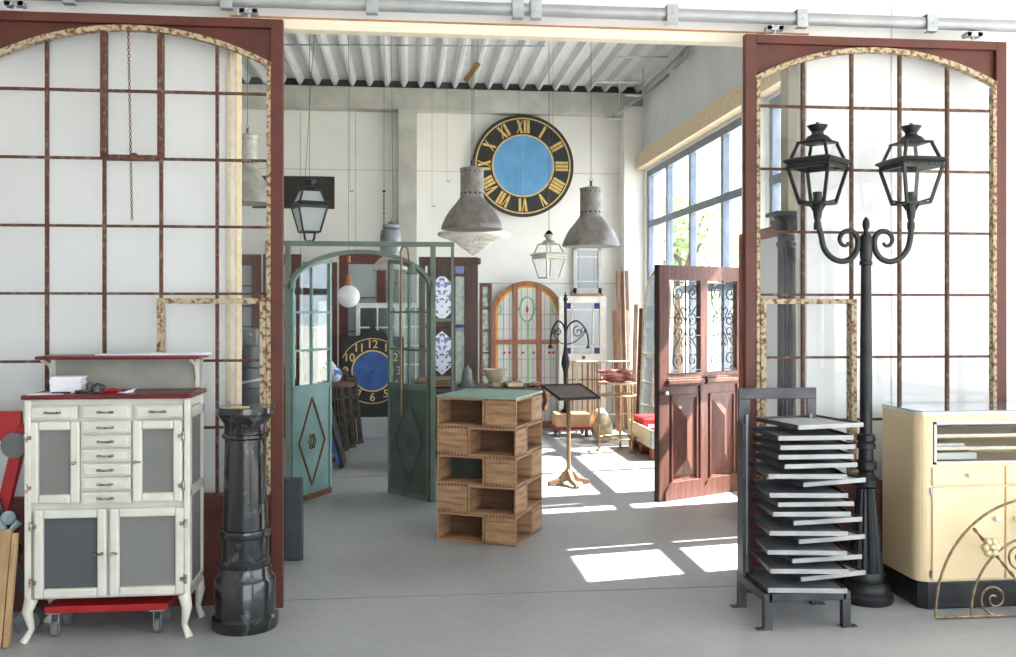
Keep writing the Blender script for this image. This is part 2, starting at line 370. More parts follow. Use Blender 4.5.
def arched_frame(xc, label, flip, vent):
    t = thing('arched_glazed_frame', label, 'window frame', (xc, FRY, 0))
    H = 3.26; ho, hi = .81, .74; rise = .185; zs = 2.99; R = (hi * hi + rise * rise) / (2 * rise); zc = zs + rise - R; ah = math.asin(hi / R)
    ar = [(R * math.sin(-ah + 2 * ah * i / 32), zc + R * math.cos(-ah + 2 * ah * i / 32)) for i in range(33)]
    ar2 = [((R + .028) * math.sin(-ah + 2 * ah * i / 32), zc + (R + .028) * math.cos(-ah + 2 * ah * i / 32)) for i in range(33)]
    m = MB(); m.box(-ho, -hi - .004, 0, .05, 0, H); m.box(hi + .004, ho, 0, .05, 0, H); m.box(-hi - .004, hi + .004, 0, .09, H - .05, H)
    m.build('outer_frame', RED_BROWN, t, .003)
    sp = MB(); sp.band(ar2, [(x, H - .03) for x, z in ar2], .03, .07); sp.build('spandrel_panel', RED_BROWN, t)
    a = MB(); a.band(ar, ar2, -.003, .04); a.box(-hi - .004, -hi + .018, -.0045, .04, .63, zs); a.box(hi - .018, hi + .004, -.0045, .04, .63, zs)
    a.build('arch_band', PEEL, t)
    b = MB(); xs = (-.45, -.15, .15, .45)
    def zt(x): return zc + math.sqrt(R * R - x * x)
    for x in xs: b.box(x - .008, x + .008, .02, .045, .63, zt(x))
    for kk in range(7): z = .63 + .37 * kk; b.box(-hi, hi, .028, .048, z - .007, z + .007)
    b.build('glazing_bars', RUSTBAR, t)
    g = MB(); g.prism([(-hi, .63)] + [(hi, .63)] + ar[::-1], .036, .039); g.build('glass_panes', CLEAR, t)
    kp = MB(); kp.box(-hi, hi, .02, .06, .02, .6); kp.box(-hi, hi, .0, .08, .56, .63)
    for x in (-.37, .37): kp.box(x - .3, x + .3, .008, .02, .08, .5)
    kp.build('kick_panel', RED_BROWN, t, .003)
    if vent:
        v = MB()
        for x in (-.15, .15): v.box(x - .012, x + .012, -.006, .06, 2.48, zt(x))
        v.box(-.15, .15, -.006, .06, 2.47, 2.495); v.build('vent_frame', RUSTBAR, t)
        ctrl = MB(); ctrl.lathe([(0, 0), (.025, .004), (.03, .02), (.015, .04), (0, .045)], .02, -.02, 2.46, 12); ctrl.box(-.04, .08, -.03, -.006, 2.475, 2.485); ctrl.build('vent_catch', RUST, t)
        ch = MB(); n = 62
        for i in range(n):
            z = 3.18 - i * (3.18 - 2.13) / n; x = -.01 + .02 * (i / n) ; y = -.02
            s = .006; a0 = i % 2
            ch.tube([(x + (s * math.cos(q * PI / 3) if a0 else 0), y + (0 if a0 else s * math.cos(q * PI / 3)), z + .011 * math.sin(q * PI / 3)) for q in range(6)], .0022, 4, True)
        ch.build('chain', RUST, t)
    s = -1 if flip else 1
    d = MB(); x0, x1 = sorted((s * .135, s * .718)); zt2 = 1.715
    d.box(x0, x0 + .032, -.008, .06, .63, zt2); d.box(x1 - .032, x1, -.008, .06, .63, zt2); d.box(x0 + .032, x1 - .032, -.008, .06, zt2 - .03, zt2)
    d.build('inset_door_frame', PEEL, t)
    for x in ((-.62, .62)):
        h = MB(); h.box(x - .05, x + .05, .02, .07, H + .035, H + .06); h.box(x - .06, x + .06, .03, .06, H, H + .012); h.tube([(x, .045, H), (x, .045, H + .05)], .01, 8)
        for q in (-.035, .035): h.tube([(x + q, .02, H + .048), (x + q, .08, H + .048)], .016, 10)
        h.build('roller_hanger', STEEL, t, smooth=True)
    return t
arched_frame(-1.50, 'tall red-brown arched glazed sliding frame behind the white enamel cabinet', False, True)
arched_frame(2.765, 'tall red-brown arched glazed sliding frame behind the double lamp post', True, False)

# ------------------------------------------------------------------ white enamel medical cabinet
def medical_cabinet():
    W, D = .80, .34; x0 = X(24, 4.94)
    t = thing('medical_cabinet', 'white enamel medical cabinet with dark red worktop and raised shelf', 'cabinet', (x0 + W / 2, 4.94, 0))
    h = W / 2; zb, ztp = .20, 1.205
    m = MB(); m.box(-h + .02, h - .02, .035, D, zb, ztp - .002)
    def gz(py): return Z(py, 110, 4.94)
    m.build('body', ENAMEL, t, .004)
    for sx in (-1, 1):
        p = MB(); p.box(sx * h - (0 if sx < 0 else .03), sx * h + (.03 if sx < 0 else 0), .0, .03, zb - .01, ztp); p.build('corner_post', ENAMEL, t, .006)
        for y in (0, D - .03):
            lg = MB(); s = sx
            pts = [(s * (h - .03), y + .015, zb + .01), (s * (h - .015), y + .0, zb - .05), (s * (h - .03), y + .015, .06), (s * (h + .0), y - .01, .0)]
            lg.tube(pts, [.032, .026, .015, .02], 10); lg.build('leg', ENAMEL, t, smooth=True)
    # right side glazed panels with rails
    sd = MB(); X1 = h - .02
    for z in (zb, .70, 1.10): sd.box(X1, X1 + .018, .03, D, z, z + .05)
    sd.box(X1, X1 + .018, D - .03, D, zb, ztp); sd.box(X1, X1 + .018, .03, .06, zb, ztp); sd.build('side_frame', ENAMEL, t, .003)
    sg = MB(); sg.box(X1 + .001, X1 + .006, .05, D - .02, zb + .03, ztp - .05); sg.build('side_glass', FROST, t)
    def fx(px): return X(px, 4.94) - (x0 + W / 2)
    def handle(parent, x, z, w=.06):
        q = MB(); q.tube([(x - w / 2, .0, z), (x - w / 2, -.018, z), (x + w / 2, -.018, z), (x + w / 2, .0, z)], .0045, 8)
        q.cbox(x - w / 2, .0, z, .022, .006, .012); q.cbox(x + w / 2, .0, z, .022, .006, .012); q.build('handle', NICKEL, parent)
    def drawer(xa, xb, za, zb_):
        d = MB(); d.box(xa, xb, .014, .034, za, zb_); d.box(xa + .012, xb - .012, .006, .02, za + .008, zb_ - .008)
        o = d.build('drawer', ENAMEL, t, .003); handle(o, (xa + xb) / 2, (za + zb_) / 2)
    for a, b in ((28, 76), (80, 130), (134, 182)): drawer(fx(a), fx(b), gz(419), gz(405.5))
    for i in range(6): drawer(fx(80), fx(130), gz(433.5 + 14.2 * i), gz(421.5 + 14.2 * i))
    def door(pa, pb, ya, yb, knobleft):
        xa, xb, z0, z1 = fx(pa), fx(pb), gz(yb), gz(ya)
        d = MB(); wd = .045
        for (a, b, c_, e) in ((xa, xa + wd, z0, z1), (xb - wd, xb, z0, z1), (xa + wd, xb - wd, z0, z0 + wd), (xa + wd, xb - wd, z1 - wd, z1)): d.box(a, b, .002, .034, c_, e)
        o = d.build('door', ENAMEL, t, .010, seg=3)
        g = MB(); g.box(xa + wd - .005, xb - wd + .005, .024, .030, z0 + wd - .005, z1 - wd + .005); g.build('door_glass', FROSTD if pa == 33 else FROST, o)
        kx = xa + .018 if knobleft else xb - .018; zk = (z0 + z1) / 2
        k = MB(); k.tube([(kx, .0, zk), (kx, -.025, zk)], .007, 8); k.tube([(kx - (.03 if not knobleft else -.03), -.022, zk), (kx, -.022, zk)], .005, 8); k.sphere((kx, -.025, zk), .009, seg=10); k.build('door_knob', NICKEL, o, smooth=True)
        hx = xb + .006 if knobleft else xa - .012
        for zz in (z0 + .08, z1 - .08):
            hh = MB(); hh.tube([(hx, .0, zz - .022), (hx, .0, zz + .022)], .009, 8); hh.cbox(hx + (-.012 if knobleft else .012), .0, zz, .03, .006, .02); hh.build('hinge', NICKEL, o)
    door(28, 79, 421, 503, False); door(132, 182, 421, 503, True); door(33, 106, 509, 597, False); door(109, 184, 509, 597, True)
    tp = MB(); tp.box(-h - .012, h + .012, -.015, D + .01, ztp, ztp + .022); tp.build('worktop', DRED, t, .006)
    bs = MB(); bs.box(-h + .03, h - .005, D - .02, D, ztp + .022, 1.395); bs.build('back_panel', mat('shaded_enamel', (160, 160, 150), (146, 145, 136), .35), t, .003)  # darker enamel copy; the panel's shade is put into its colour
    for s in (-1, 1):
        br = MB(); xq = s * (h - .03)
        br.beam((xq, D - .03, ztp + .03), (xq, D - .03, 1.39), .018, .02); br.tube([(xq, D - .03, 1.27), (xq, D - .08, 1.36), (xq, D - .19, 1.392)], .009, 8); br.build('shelf_bracket', ENAMEL, t)
    sh = MB(); sh.box(-h - .0, h + .02, D - .21, D + .02, 1.395, 1.413); sh.build('upper_shelf', DRED, t, .005)
    return t, x0 + W / 2
cabt, CX0 = medical_cabinet()
ZW = 1.227
def paperstack(px, y, z, n, sx, sy, rz, label, name='paper_stack', th=.012, grp=None):
    m = MB()
    for i in range(n): m.cbox(random.uniform(-.006, .006), random.uniform(-.004, .004), th / 2 + i * th, sx, sy, th * .92, random.uniform(-.05, .05))
    o = m.build(name, PAPER, None, .001); o.location = (px, y, z); o.rotation_euler = (0, 0, rz); tag(o, label, 'paper', grp)
xs_ = X(67, 5.07)
paperstack(xs_, 5.09, ZW, 7, .15, .11, .05, 'stack of white cards standing on the dark red worktop')
paperstack(X(45, 5.0), 5.0, ZW, 1, .17, .10, .2, 'loose white sheet lying flat at worktop left corner', 'paper_sheet', .003)
paperstack(X(122, 5.15), 5.19, 1.413, 1, .27, .13, .05, 'open white leaflet on the middle of the raised shelf', 'paper_sheet', .006)
paperstack(X(178, 5.15), 5.19, 1.413, 2, .30, .13, -.04, 'white papers at the right end of the raised shelf', 'paper_sheet', .005)
m = MB(); rnd = random.Random(3)
for i in range(7):
    m.sphere((rnd.uniform(-.05, .05), rnd.uniform(-.02, .02), .018 + rnd.uniform(0, .02)), rnd.uniform(.014, .024), seg=10)
m.tube([(-.09, -.02, .008), (-.03, -.025, .012), (0, -.02, .02)], .009, 8)
o = m.build('key_bunch', mat('dull_black', (40, 40, 42), (110, 108, 104), .5, .5, scale=40), None, smooth=True); o.location = (X(95, 5.03), 5.03, ZW); tag(o, 'small bunch of black metal fittings lying on the red worktop', 'fittings')
m = MB(); m.tube([(-.04, 0, .008), (0, .01, .012), (.05, 0, .008)], [.008, .011, .006], 8)
o = m.build('red_tool', REDP, None, smooth=True); o.location = (X(111, 5.05), 5.05, ZW); tag(o, 'small red tool handle beside the black fittings', 'tool')
m = MB(); m.box(-.035, .035, -.015, .015, 0, .003); m.hexa([(.0, -.015, .003), (.035, -.015, .003), (.035, .015, .003), (.0, .015, .003), (.0, -.015, .006), (.05, -.015, .022), (.05, .015, .022), (0, .015, .006)])
o = m.build('paper_tag', PAPER); o.location = (X(126, 5.05), 5.05, ZW); tag(o, 'curled white paper tag at the right of the worktop clutter', 'paper')
m = MB(); m.tube([(-.045, 0, .006), (.045, .01, .006)], .005, 8)
o = m.build('black_pen', BLACK); o.location = (X(60, 4.98), 4.985, ZW); tag(o, 'black pen lying before the stack of white cards', 'pen')

# red wheeled dolly below the cabinet
t = thing('wheeled_dolly', 'low red wheeled dolly pushed beneath the white enamel cabinet', 'dolly', (X(112, 5.1), 5.11, 0))
m = MB(); m.box(-.29, .31, -.13, .13, .125, .16); m.build('platform', REDP, t, .004)
for sx in (-1, 1):
    for sy in (-1, 1):
        x, y = sx * .25, sy * .085
        f = MB(); f.box(x - .035, x + .035, y - .035, y + .035, .118, .125)
        for q in (-.018, .018): f.box(x + q - .002, x + q + .002, y - .02, y + .02, .03, .12)
        k = f.build('caster', STEEL, t)
        wv = MB(); wv.tube([(x - .014, y, .038), (x + .014, y, .038)], .038, 18); wv.build('wheel', RUBBER, k, smooth=True)

# ------------------------------------------------------------------ black marble column
cy = 5.10; cx = X(246, cy)
cl = thing('marble_column', 'polished black veined marble pedestal column beside the white cabinet', 'column', (cx, cy - .02, 0))
MB().lathe([(.165, 0), (.17, .01), (.17, .06), (.155, .075), (.155, .25), (.15, .26), (.135, .28), (.135, .31), (.13, .32)], seg=48).build('base', BLACKM, cl, smooth=True)
MB().lathe([(.125, .32), (.128, .36), (.12, .365), (.12, .47), (.128, .475), (.132, .49), (.128, .51), (.116, .515), (.104, .95), (.104, .98)], seg=48).build('shaft', BLACKM, cl, smooth=True)
MB().lathe([(.104, .98), (.118, .99), (.118, 1.005), (.108, 1.01), (.108, 1.06), (.13, 1.09), (.145, 1.11), (.15, 1.115), (.15, 1.145), (.147, 1.148)], seg=48).build('capital', BLACKM, cl, smooth=True)
MB().box(-.06, .03, -.09, -.05, 1.1482, 1.152).build('brass_strip', GOLD, cl)

# grey cast iron bollard behind, slate slab
t = thing('iron_bollard', 'grey cast iron bollard with strap behind the black marble column', 'bollard', (X(251, 6.2), 6.2, 0))
MB().lathe([(.13, 0), (.13, .2), (.10, .25), (.09, .9), (.085, 1.1), (.095, 1.12), (.095, 1.15), (.08, 1.16), (.08, 1.28), (.09, 1.29), (.09, 1.33), (.07, 1.34), (.055, 1.40), (.05, 1.42)], seg=28).build('shaft', DARKST, t, smooth=True)
m = MB(); m.box(-.045, .045, -.04, .04, 1.42, 1.53); m.tube([(0, -.045, 1.49), (0, .045, 1.49)], .016, 12); m.build('lug', mat('grey_iron', (120, 122, 122), (96, 98, 98), .5, .5), t, .01)
m = MB(); m.tube([(.088 * math.cos(a * PI / 12), .088 * math.sin(a * PI / 12), 1.20 + .015 * math.cos(a * PI / 12)) for a in range(24)], .008, 6, True); m.build('strap', STEEL, t)
o = MB().box(-.065, .065, 0, .035, 0, .55).build('slate_slab', mat('slate', (62, 64, 68), (50, 52, 56), .7), None, .015); o.location = (X(293, 6.35), 6.35, 0); tag(o, 'narrow dark slate slab standing before the left teal gate leaf', 'slab')

# ------------------------------------------------------------------ red hand truck and plank at far left
t = thing('hand_truck', 'red pallet truck cut by the left edge, beside the white cabinet', 'hand truck', (X(8, 5.1), 5.12, 0))
m = MB(); m.box(-.42, .06, -.02, .02, .98, 1.13); m.beam((.07, 0, 1.06), (-.06, 0, .5), .06, .05); m.beam((-.3, 0, .5), (.0, 0, .5), .05, .05, (0, 0, 1)); m.build('red_frame', REDP, t, .008)
m = MB(); m.tube([(.04, -.05, .96), (.04, .04, .96)], .065, 20); m.build('guide_wheel', RUBBER, t, smooth=True)
m = MB(); m.beam((-.06, -.03, .72), (.12, -.03, .10), .035, .03); m.build('lower_bar', DARKST, t, .004)
m = MB(); m.tube([(.02, -.07, .42), (.02, -.02, .42)], .05, 20); m.tube([(.02, -.075, .42), (.02, -.02, .42)], .03, 16); m.build('pivot_wheel', DARKST, t, smooth=True)
m = MB(); m.tube([(.10, -.035, .06), (.10, .03, .06)], .06, 20); m.build('wheel', RUBBER, t, smooth=True)
m = MB(); m.beam((-.07, -.06, 0.05), (-.13, -.06, .70), .04, .03); m.build('grey_lever', DARKST, t, .004)
m = MB(); m.beam((-.02, 0, 0.005), (-.01, .10, .56), .09, .03, (0, 1, 0)); m.beam((.045, .0, 0.005), (.05, .10, .54), .025, .03)
o = m.build('wooden_plank', mat('light_plank', (186, 152, 112), (160, 126, 88), .7, scale=5, stretch=(4, 4, .5)), None, .002); o.location = (X(0, 4.9), 4.86, 0); tag(o, 'light wooden plank leaning on the red truck at left edge', 'plank')
m = MB(); m.sphere((0, 0, 0), .035); m.tube([(-.05, 0, .0), (.0, -.02, -.08), (.05, 0, -.02)], .02, 8)
o = m.build('work_glove', mat('pale_blue_cloth', (170, 190, 200), (140, 150, 158), .9, scale=20), None, smooth=True); o.location = (X(5, 5.0), 5.04, .60); tag(o, 'pale crumpled glove hanging on the red truck', 'glove')

# ------------------------------------------------------------------ steel tray rack
RX, RY = 2.055, 4.72
t = thing('tray_rack', 'dark steel rack on four short legs carrying a stack of sliding trays', 'rack', (RX, RY, 0))
bw_, bd = .21, .42
m = MB()
for a in (-bw_, bw_): m.box(a - .022, a + .022, 0, bd, .145, .19)
for y in (0, bd - .04): m.box(-bw_, bw_, y, y + .04, .145, .19)
m.box(-bw_, bw_, .18, .22, .15, .185); m.build('base_frame', DARKST, t, .004)
for a in (-bw_, bw_):
    for y in (.0, bd - .04):
        l = MB(); l.box(a - .022, a + .022, y, y + .04, 0.004, .145); l.box(a + (-.06 if a < 0 else -.022), a + (.022 if a < 0 else .06), y, y + .04, 0, .008); l.build('leg', DARKST, t, .002)
m = MB()
m.box(-bw_ - .02, -bw_ + .045, bd - .03, bd - .01, .19, 1.155); m.box(bw_ - .045, bw_ + .01, bd - .03, bd - .01, .19, 1.155); m.box(-bw_ - .02, bw_ + .01, bd - .03, bd - .01, 1.155, 1.215)
m.build('back_frame', DARKST, t, .003)
m = MB(); m.box(-bw_ - .022, -bw_ - .004, bd - .10, bd - .01, .19, 1.03); m.build('side_post', DARKST, t, .002)
m = MB(); m.tube([(-bw_ + .02, bd - .045, .2), (-bw_ + .02, bd - .045, 1.07)], .008, 8); m.tube([(bw_ - .03, bd - .045, .2), (bw_ - .03, bd - .045, 1.07)], .008, 8); m.build('support_rod', STEEL, t)
rows = [(431, 12, .02), (441, -1, 0), (452, 0, .004), (460, -1, 0), (469, 3, .006), (480, -7, -.01), (487, 15, .03), (498, -7, -.005), (507, -2, 0.005), (516, -5, 0), (526, 8, .02), (534, -7, -.005), (544, 11, .03), (555, -9, 0), (562, 7, .02), (569, -7, 0), (582, 13, .03), (590, -8, -.005)]
ords = ['topmost', 'second', 'third', 'fourth', 'fifth', 'sixth', 'seventh', 'eighth', 'ninth', 'tenth', 'eleventh', 'twelfth', 'thirteenth', 'fourteenth', 'fifteenth', 'sixteenth', 'seventeenth', 'lowest']
proto = None; lit_trays = []
for i, (py, dg, ox) in enumerate(rows):
    z = 1.03 - i * (1.03 - .205) / 17
    if proto is None:
        proto = thing('rack_tray', '', 'tray', (0, 0, 0), 0, 'sliding trays in the steel rack')
        # origin at the back left corner of the tray
        MB().box(.006, .394, -.394, -.006, .004, .012).build('tray_bed', GREYFELT, proto)
        e = MB(); e.box(0, .4, -.4, -.39, 0, .024); e.build('front_edge', TRAY, proto, .002)
        e = MB(); e.box(0, .008, -.39, 0, 0, .024); e.box(.392, .4, -.39, 0, 0, .024); e.box(.008, .392, -.008, 0, 0, .024); e.build('side_edges', DARKST, proto, .001)
        r_ = proto
    else: r_ = dup(proto, (0, 0, 0), 0, '')
    a = math.radians(dg)
    r_.location = (RX - bw_ + .045 + ox, RY + bd - .055 - (0 if dg > 0 else abs(math.sin(a)) * .0), z); r_.rotation_euler = (0, 0, a)
    sw = 'swung out to the right' if dg > 4 else ('pushed back to the left' if dg < -4 else 'sitting almost straight')
    place = ('topmost grey tray of the steel rack, ' if i == 0 else 'lowest grey tray of the steel rack, ' if i == 17 else ords[i] + ' grey tray from the top of the steel rack, ') + sw
    r_['label'] = place
    if i == 0: r_.location.z += .004
    if dg > 7 or i == 0: lit_trays.append(r_)

LITBED = mat('lit_tray_top', (176, 177, 180), (160, 161, 166), .7, scale=12)  # paler bed copy: light on swung-out and top trays put into the colour
for r_ in lit_trays:
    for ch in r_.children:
        if ch.name.startswith('tray_bed'): ch.material_slots[0].link = 'OBJECT'; ch.material_slots[0].material = LITBED

# ------------------------------------------------------------------ lantern builder and double street lamp
def lantern_parts(t, cx, cz, s, rz, mtl, glassm, socket=True, yc=0):
    """lantern whose glazed body starts at height cz; s = half width at the cornice"""
    M = Matrix.Translation((cx, yc, cz)) @ Matrix.Rotation(rz, 4, 'Z')
    b, tt, h, h2, tp = s * .56, s * .94, s * 1.62, s * 1.02, s * .60
    fr = MB(M)
    for a, c_ in ((-1, -1), (1, -1), (1, 1), (-1, 1)):
        fr.beam((a * b, c_ * b, 0), (a * tt, c_ * tt, h), s * .12, s * .12)
        fr.beam((a * tt * .95, c_ * tt * .95, h + s * .15), (a * tp, c_ * tp, h + h2), s * .11, s * .11)
    for k in range(4):
        q = [(-1, -1), (1, -1), (1, 1), (-1, 1)]; a = q[k]; c_ = q[(k + 1) % 4]
        fr.beam((a[0] * b, a[1] * b, 0), (c_[0] * b, c_[1] * b, 0), s * .1, s * .1, (0, 0, 1))
    fr.box(-b, b, -b, b, -s * .03, 0)
    o = fr.build('lantern_frame', mtl, t)
    co = MB(M)
    def ring(r0, r1, z0, z1):
        q = [(-1, -1), (1, -1), (1, 1), (-1, 1)]
        for k in range(4):
            a = q[k]; c_ = q[(k + 1) % 4]
            co.hexa([(a[0] * r0, a[1] * r0, z0), (c_[0] * r0, c_[1] * r0, z0), (c_[0] * r0 * .86, c_[1] * r0 * .86, z0), (a[0] * r0 * .86, a[1] * r0 * .86, z0),
                     (a[0] * r1, a[1] * r1, z1), (c_[0] * r1, c_[1] * r1, z1), (c_[0] * r1 * .86, c_[1] * r1 * .86, z1), (a[0] * r1 * .86, a[1] * r1 * .86, z1)])
    ring(tt, tt * 1.03, h - s * .1, h + s * .1); ring(tt * 1.03, s * 1.1, h + s * .1, h + s * .2); ring(s * 1.1, s * 1.08, h + s * .2, h + s * .26); ring(s * 1.08, s * .88, h + s * .26, h + s * .36)
    n = 12
    for k in range(4):
        for i in range(n):
            f = -1 + 2 * (i + .5) / n; x, y = [(f, -1), (1, f), (f, 1), (-1, f)][k]
            co.cbox(x * tt * 1.03, y * tt * 1.03, h + s * .05, s * .07, s * .07, s * .06)
    co.build('cornice', mtl, o)
    rf = MB(M)
    rf.lathe([(tp * 1.5, 0), (tp * 1.62, s * .04), (tp * 1.5, s * .08)], 0, 0, h + h2, 4, phase=PI / 4)
    rf.lathe([(tp * 1.0, s * .08), (tp * .95, s * .16), (tp * .72, s * .30), (tp * .45, s * .38), (tp * .42, s * .5), (tp * .5, s * .55), (tp * .72, s * .74), (tp * .74, s * .78), (tp * .3, s * .84), (tp * .12, s * .88), (tp * .1, s * .92), (0, s * .94)], 0, 0, h + h2, 16)
    rf.build('roof_cap', mtl, o, smooth=True)
    g = MB(M); q = [(-1, -1), (1, -1), (1, 1), (-1, 1)]
    for k in range(4):
        a = q[k]; c_ = q[(k + 1) % 4]
        g._f([g._v((a[0] * b, a[1] * b, 0)), g._v((c_[0] * b, c_[1] * b, 0)), g._v((c_[0] * tt, c_[1] * tt, h)), g._v((a[0] * tt, a[1] * tt, h))])
        g._f([g._v((a[0] * tt, a[1] * tt, h + s * .1)), g._v((c_[0] * tt, c_[1] * tt, h + s * .1)), g._v((c_[0] * tp, c_[1] * tp, h + h2)), g._v((a[0] * tp, a[1] * tp, h + h2))])
    g.build('lantern_glass', glassm, o)
    if socket:
        k = MB(M); k.lathe([(s * .2, 0), (s * .2, s * .5), (s * .14, s * .52)], seg=16); k.build('bulb_socket', mtl, o, smooth=True)
    return h + h2 + s

LX, LY = X(866, 5.16), 5.16
t = thing('street_lamp', 'black cast iron double lamp post with two lanterns and scrolled arms', 'street lamp', (LX, LY, 0))
MB().lathe([(.14, 0), (.145, .01), (.145, .04), (.125, .055), (.13, .08), (.12, .1), (.10, .115), (.105, .13), (.105, .16), (.095, .175)], seg=36).build('base', BLACK, t, smooth=True)
MB().lathe([(.092, .175), (.088, .25), (.066, .48), (.055, .60), (.05, .64)], seg=64, flute=16, fd=.10).build('fluted_foot', BLACK, t, smooth=True)
MB().lathe([(.05, .64), (.07, .655), (.072, .69), (.05, .71), (.04, .73), (.045, .74), (.058, .75), (.058, .79), (.042, .80), (.04, .86), (.052, .865), (.052, .89), (.044, .90), (.052, .91), (.05, .94), (.036, .95)], seg=32).build('collar', BLACK, t, smooth=True)
zt_ = Z(262, 866, LY)
MB().lathe([(.034, .95), (.033, 1.4), (.029, zt_ - .12), (.027, zt_)], seg=24).build('pole', BLACK, t, smooth=True)
MB().lathe([(.03, 0), (.036, .005), (.036, .02), (.03, .03), (.034, .05), (.034, .16), (.028, .175), (.016, .18), (.012, .2), (.018, .215), (.021, .235), (.016, .26), (.004, .275), (0, .278)], z0=zt_ - .02, seg=20).build('finial', BLACK, t, smooth=True)
ztop = zt_ + .05
for s, pxl, rz in ((-1, 817.5, .70), (1, 911, .07)):
    lx = X(pxl, LY) - LX
    lz = Z(205, pxl, LY)
    a = MB(); k_ = .00568
    zz0 = Z(262, 866, LY)
    ctl = [(-47.5, 205), (-47.5, 222), (-47, 235), (-44, 248), (-36.5, 257.5), (-26, 261.5), (-16.5, 259), (-10.5, 252), (-8.5, 243), (-10, 236), (-15, 231.5), (-21.5, 231.5), (-26.5, 235.5), (-27.5, 241), (-24, 245.5), (-19.5, 245), (-18.5, 241.5)]
    cp = [(-s * (q[0]) * k_, 0, zz0 + (262 - q[1]) * k_) for q in ctl]
    cp[0] = (lx, 0, lz); cp[1] = (lx, 0, cp[1][2]); pts = []
    for i in range(len(cp) - 1):
        p0, p1, p2, p3 = [Vector(cp[max(0, min(len(cp) - 1, i + q))]) for q in (-1, 0, 1, 2)]
        for u in (0, .25, .5, .75): pts.append(.5 * ((2 * p1) + (-p0 + p2) * u + (2 * p0 - 5 * p1 + 4 * p2 - p3) * u * u + (-p0 + 3 * p1 - 3 * p2 + p3) * u ** 3))
    n_ = len(pts); a.tube(pts, [.0165 if i < n_ * .55 else .0165 - .008 * (i / n_ - .55) / .45 for i in range(n_)], 10)
    a.tube([(lx, 0, lz - .14), (lx, 0, lz - .1)], .021, 12)
    a.build('arm', BLACK, t, smooth=True)
    y_ = MB(Matrix.Translation((lx, 0, lz)) @ Matrix.Rotation(rz, 4, 'Z'))
    for k in range(4):
        u, v = [(-1, -1), (1, -1), (1, 1), (-1, 1)][k]
        y_.tube([(0, 0, -.06), (u * .016, v * .016, -.03), (u * .035, v * .035, .015), (u * .085, v * .085, .035)], .007, 6)
    y_.lathe([(.02, -.08), (.028, -.02), (.03, .03)], seg=12)
    y_.build('lantern_yoke', BLACK, t, smooth=True)
    lantern_parts(t, lx, lz + .008, .129, rz, BLACK, CLEAR)

# ------------------------------------------------------------------ cream display counter
CXL, CYF = 2.785, 4.95; CW, CD, CH = 1.35, .40, 1.095
t = thing('display_counter', 'cream lacquered shop counter with glazed display front on black plinth', 'counter', (CXL, CYF, 0))
MB().hprism([(.06, .01), (CW, .01), (CW, CD), (.02, CD), (.02, .05)], 0, .155).build('plinth', PLINTH, t, .01)
def rp(z0, z1, x0=0, y0=0):
    pts = [(x0, CD)] + [(x0 + .07 - .07 * math.cos(a * PI / 12), y0 + .07 - .07 * math.sin(a * PI / 12)) for a in range(7)] + [(CW, y0), (CW, CD)]
    return pts
m = MB(); m.hprism(rp(0, 0), .155, .80); m.hprism([(0, CD)] + [(.07 - .07 * math.cos(a * PI / 12), .07 - .07 * math.sin(a * PI / 12)) for a in range(7)] + [(.085, 0), (.085, CD)], .80, 1.035)
m.hprism(rp(0, 0), 1.035, CH - .02); m.box(.08, CW, CD - .02, CD, .8, 1.04); m.box(CW - .04, CW, 0, CD, .8, 1.04); m.build('body', CREAM, t, .002)
m = MB(); m.hprism([(-.003, CD)] + [(.067 - .07 * math.cos(a * PI / 12), .067 - .07 * math.sin(a * PI / 12)) for a in range(7)] + [(CW, -.004), (CW, CD)], CH - .02, CH - .006); m.build('chrome_trim', mat('satin_trim', (224, 226, 228), (206, 208, 212), .3, .4), t, .001)
m = MB(); m.hprism(rp(0, 0), CH - .006, CH); m.build('glass_top', mat('dark_glass_top', (130, 136, 142), (120, 126, 132), .05, coat=1), t)
m = MB()
xa = .09
m.box(xa, CW - .05, -.006, .01, .80, .815); m.box(xa, CW - .05, -.006, .01, 1.02, 1.035); m.box(xa, xa + .014, -.006, .01, .80, 1.035); m.build('display_frame', CHROME, t, .001)
MB().box(xa + .01, CW - .05, .001, .004, .812, 1.022).build('display_glass', CLEAR, t)
for z in (.875, .945): MB().box(xa, CW - .05, .02, CD - .02, z, z + .012).build('display_shelf', CREAM, t)
for i in range(2): MB().box(xa, CW - .05, .014, .02, .887 + .07 * i, .893 + .07 * i).build('shelf_rail', CHROME, t)
MB().tube([(xa + .01, .02, 1.005), (CW - .06, .02, 1.005)], .006, 8).build('display_rod', DARKST, t)
for i in range(3):
    x0, x1 = (.075 + i * .43, .495 + i * .43)
    x1 = min(x1, CW - .01)
    for nm, z0, z1 in (('drawer', .685, .785), ('cupboard_door', .165, .675)):
        d = MB(); d.box(x0, x1, -.012, .004, z0, z1); o = d.build(nm, CREAM, t, .006)
        kx = (x0 + x1) / 2 if nm == 'drawer' else (x1 - .05 if i % 2 == 0 else x0 + .05); kz = .74 if nm == 'drawer' else .50
        k = MB(); k.cbox(kx, -.025, kz, .028, .026, .022); k.build('knob', CHROME, o, .005)
        if nm != 'drawer' and i == 0:
            for zz in (.2, .655):
                hh = MB(); hh.tube([(x0 - .006, -.008, zz - .02), (x0 - .006, -.008, zz + .02)], .006, 8); hh.build('hinge', CHROME, o)
for i, (x, z, wd, l) in enumerate(((.25, .815, .26, 'folded pale cloth inside counter display, bottom compartment'), (.20, .887, .22, 'flat white paper inside counter display, middle compartment'))):
    o = MB().box(-wd / 2, wd / 2, 0, .16, 0, .02 + .02 * (1 - i)).build('display_cloth', mat('pale_cloth', (206, 208, 204), (190, 192, 188), .9, scale=14), None, .006); o.location = (CXL + x, CYF + .06, z); tag(o, l, 'cloth')

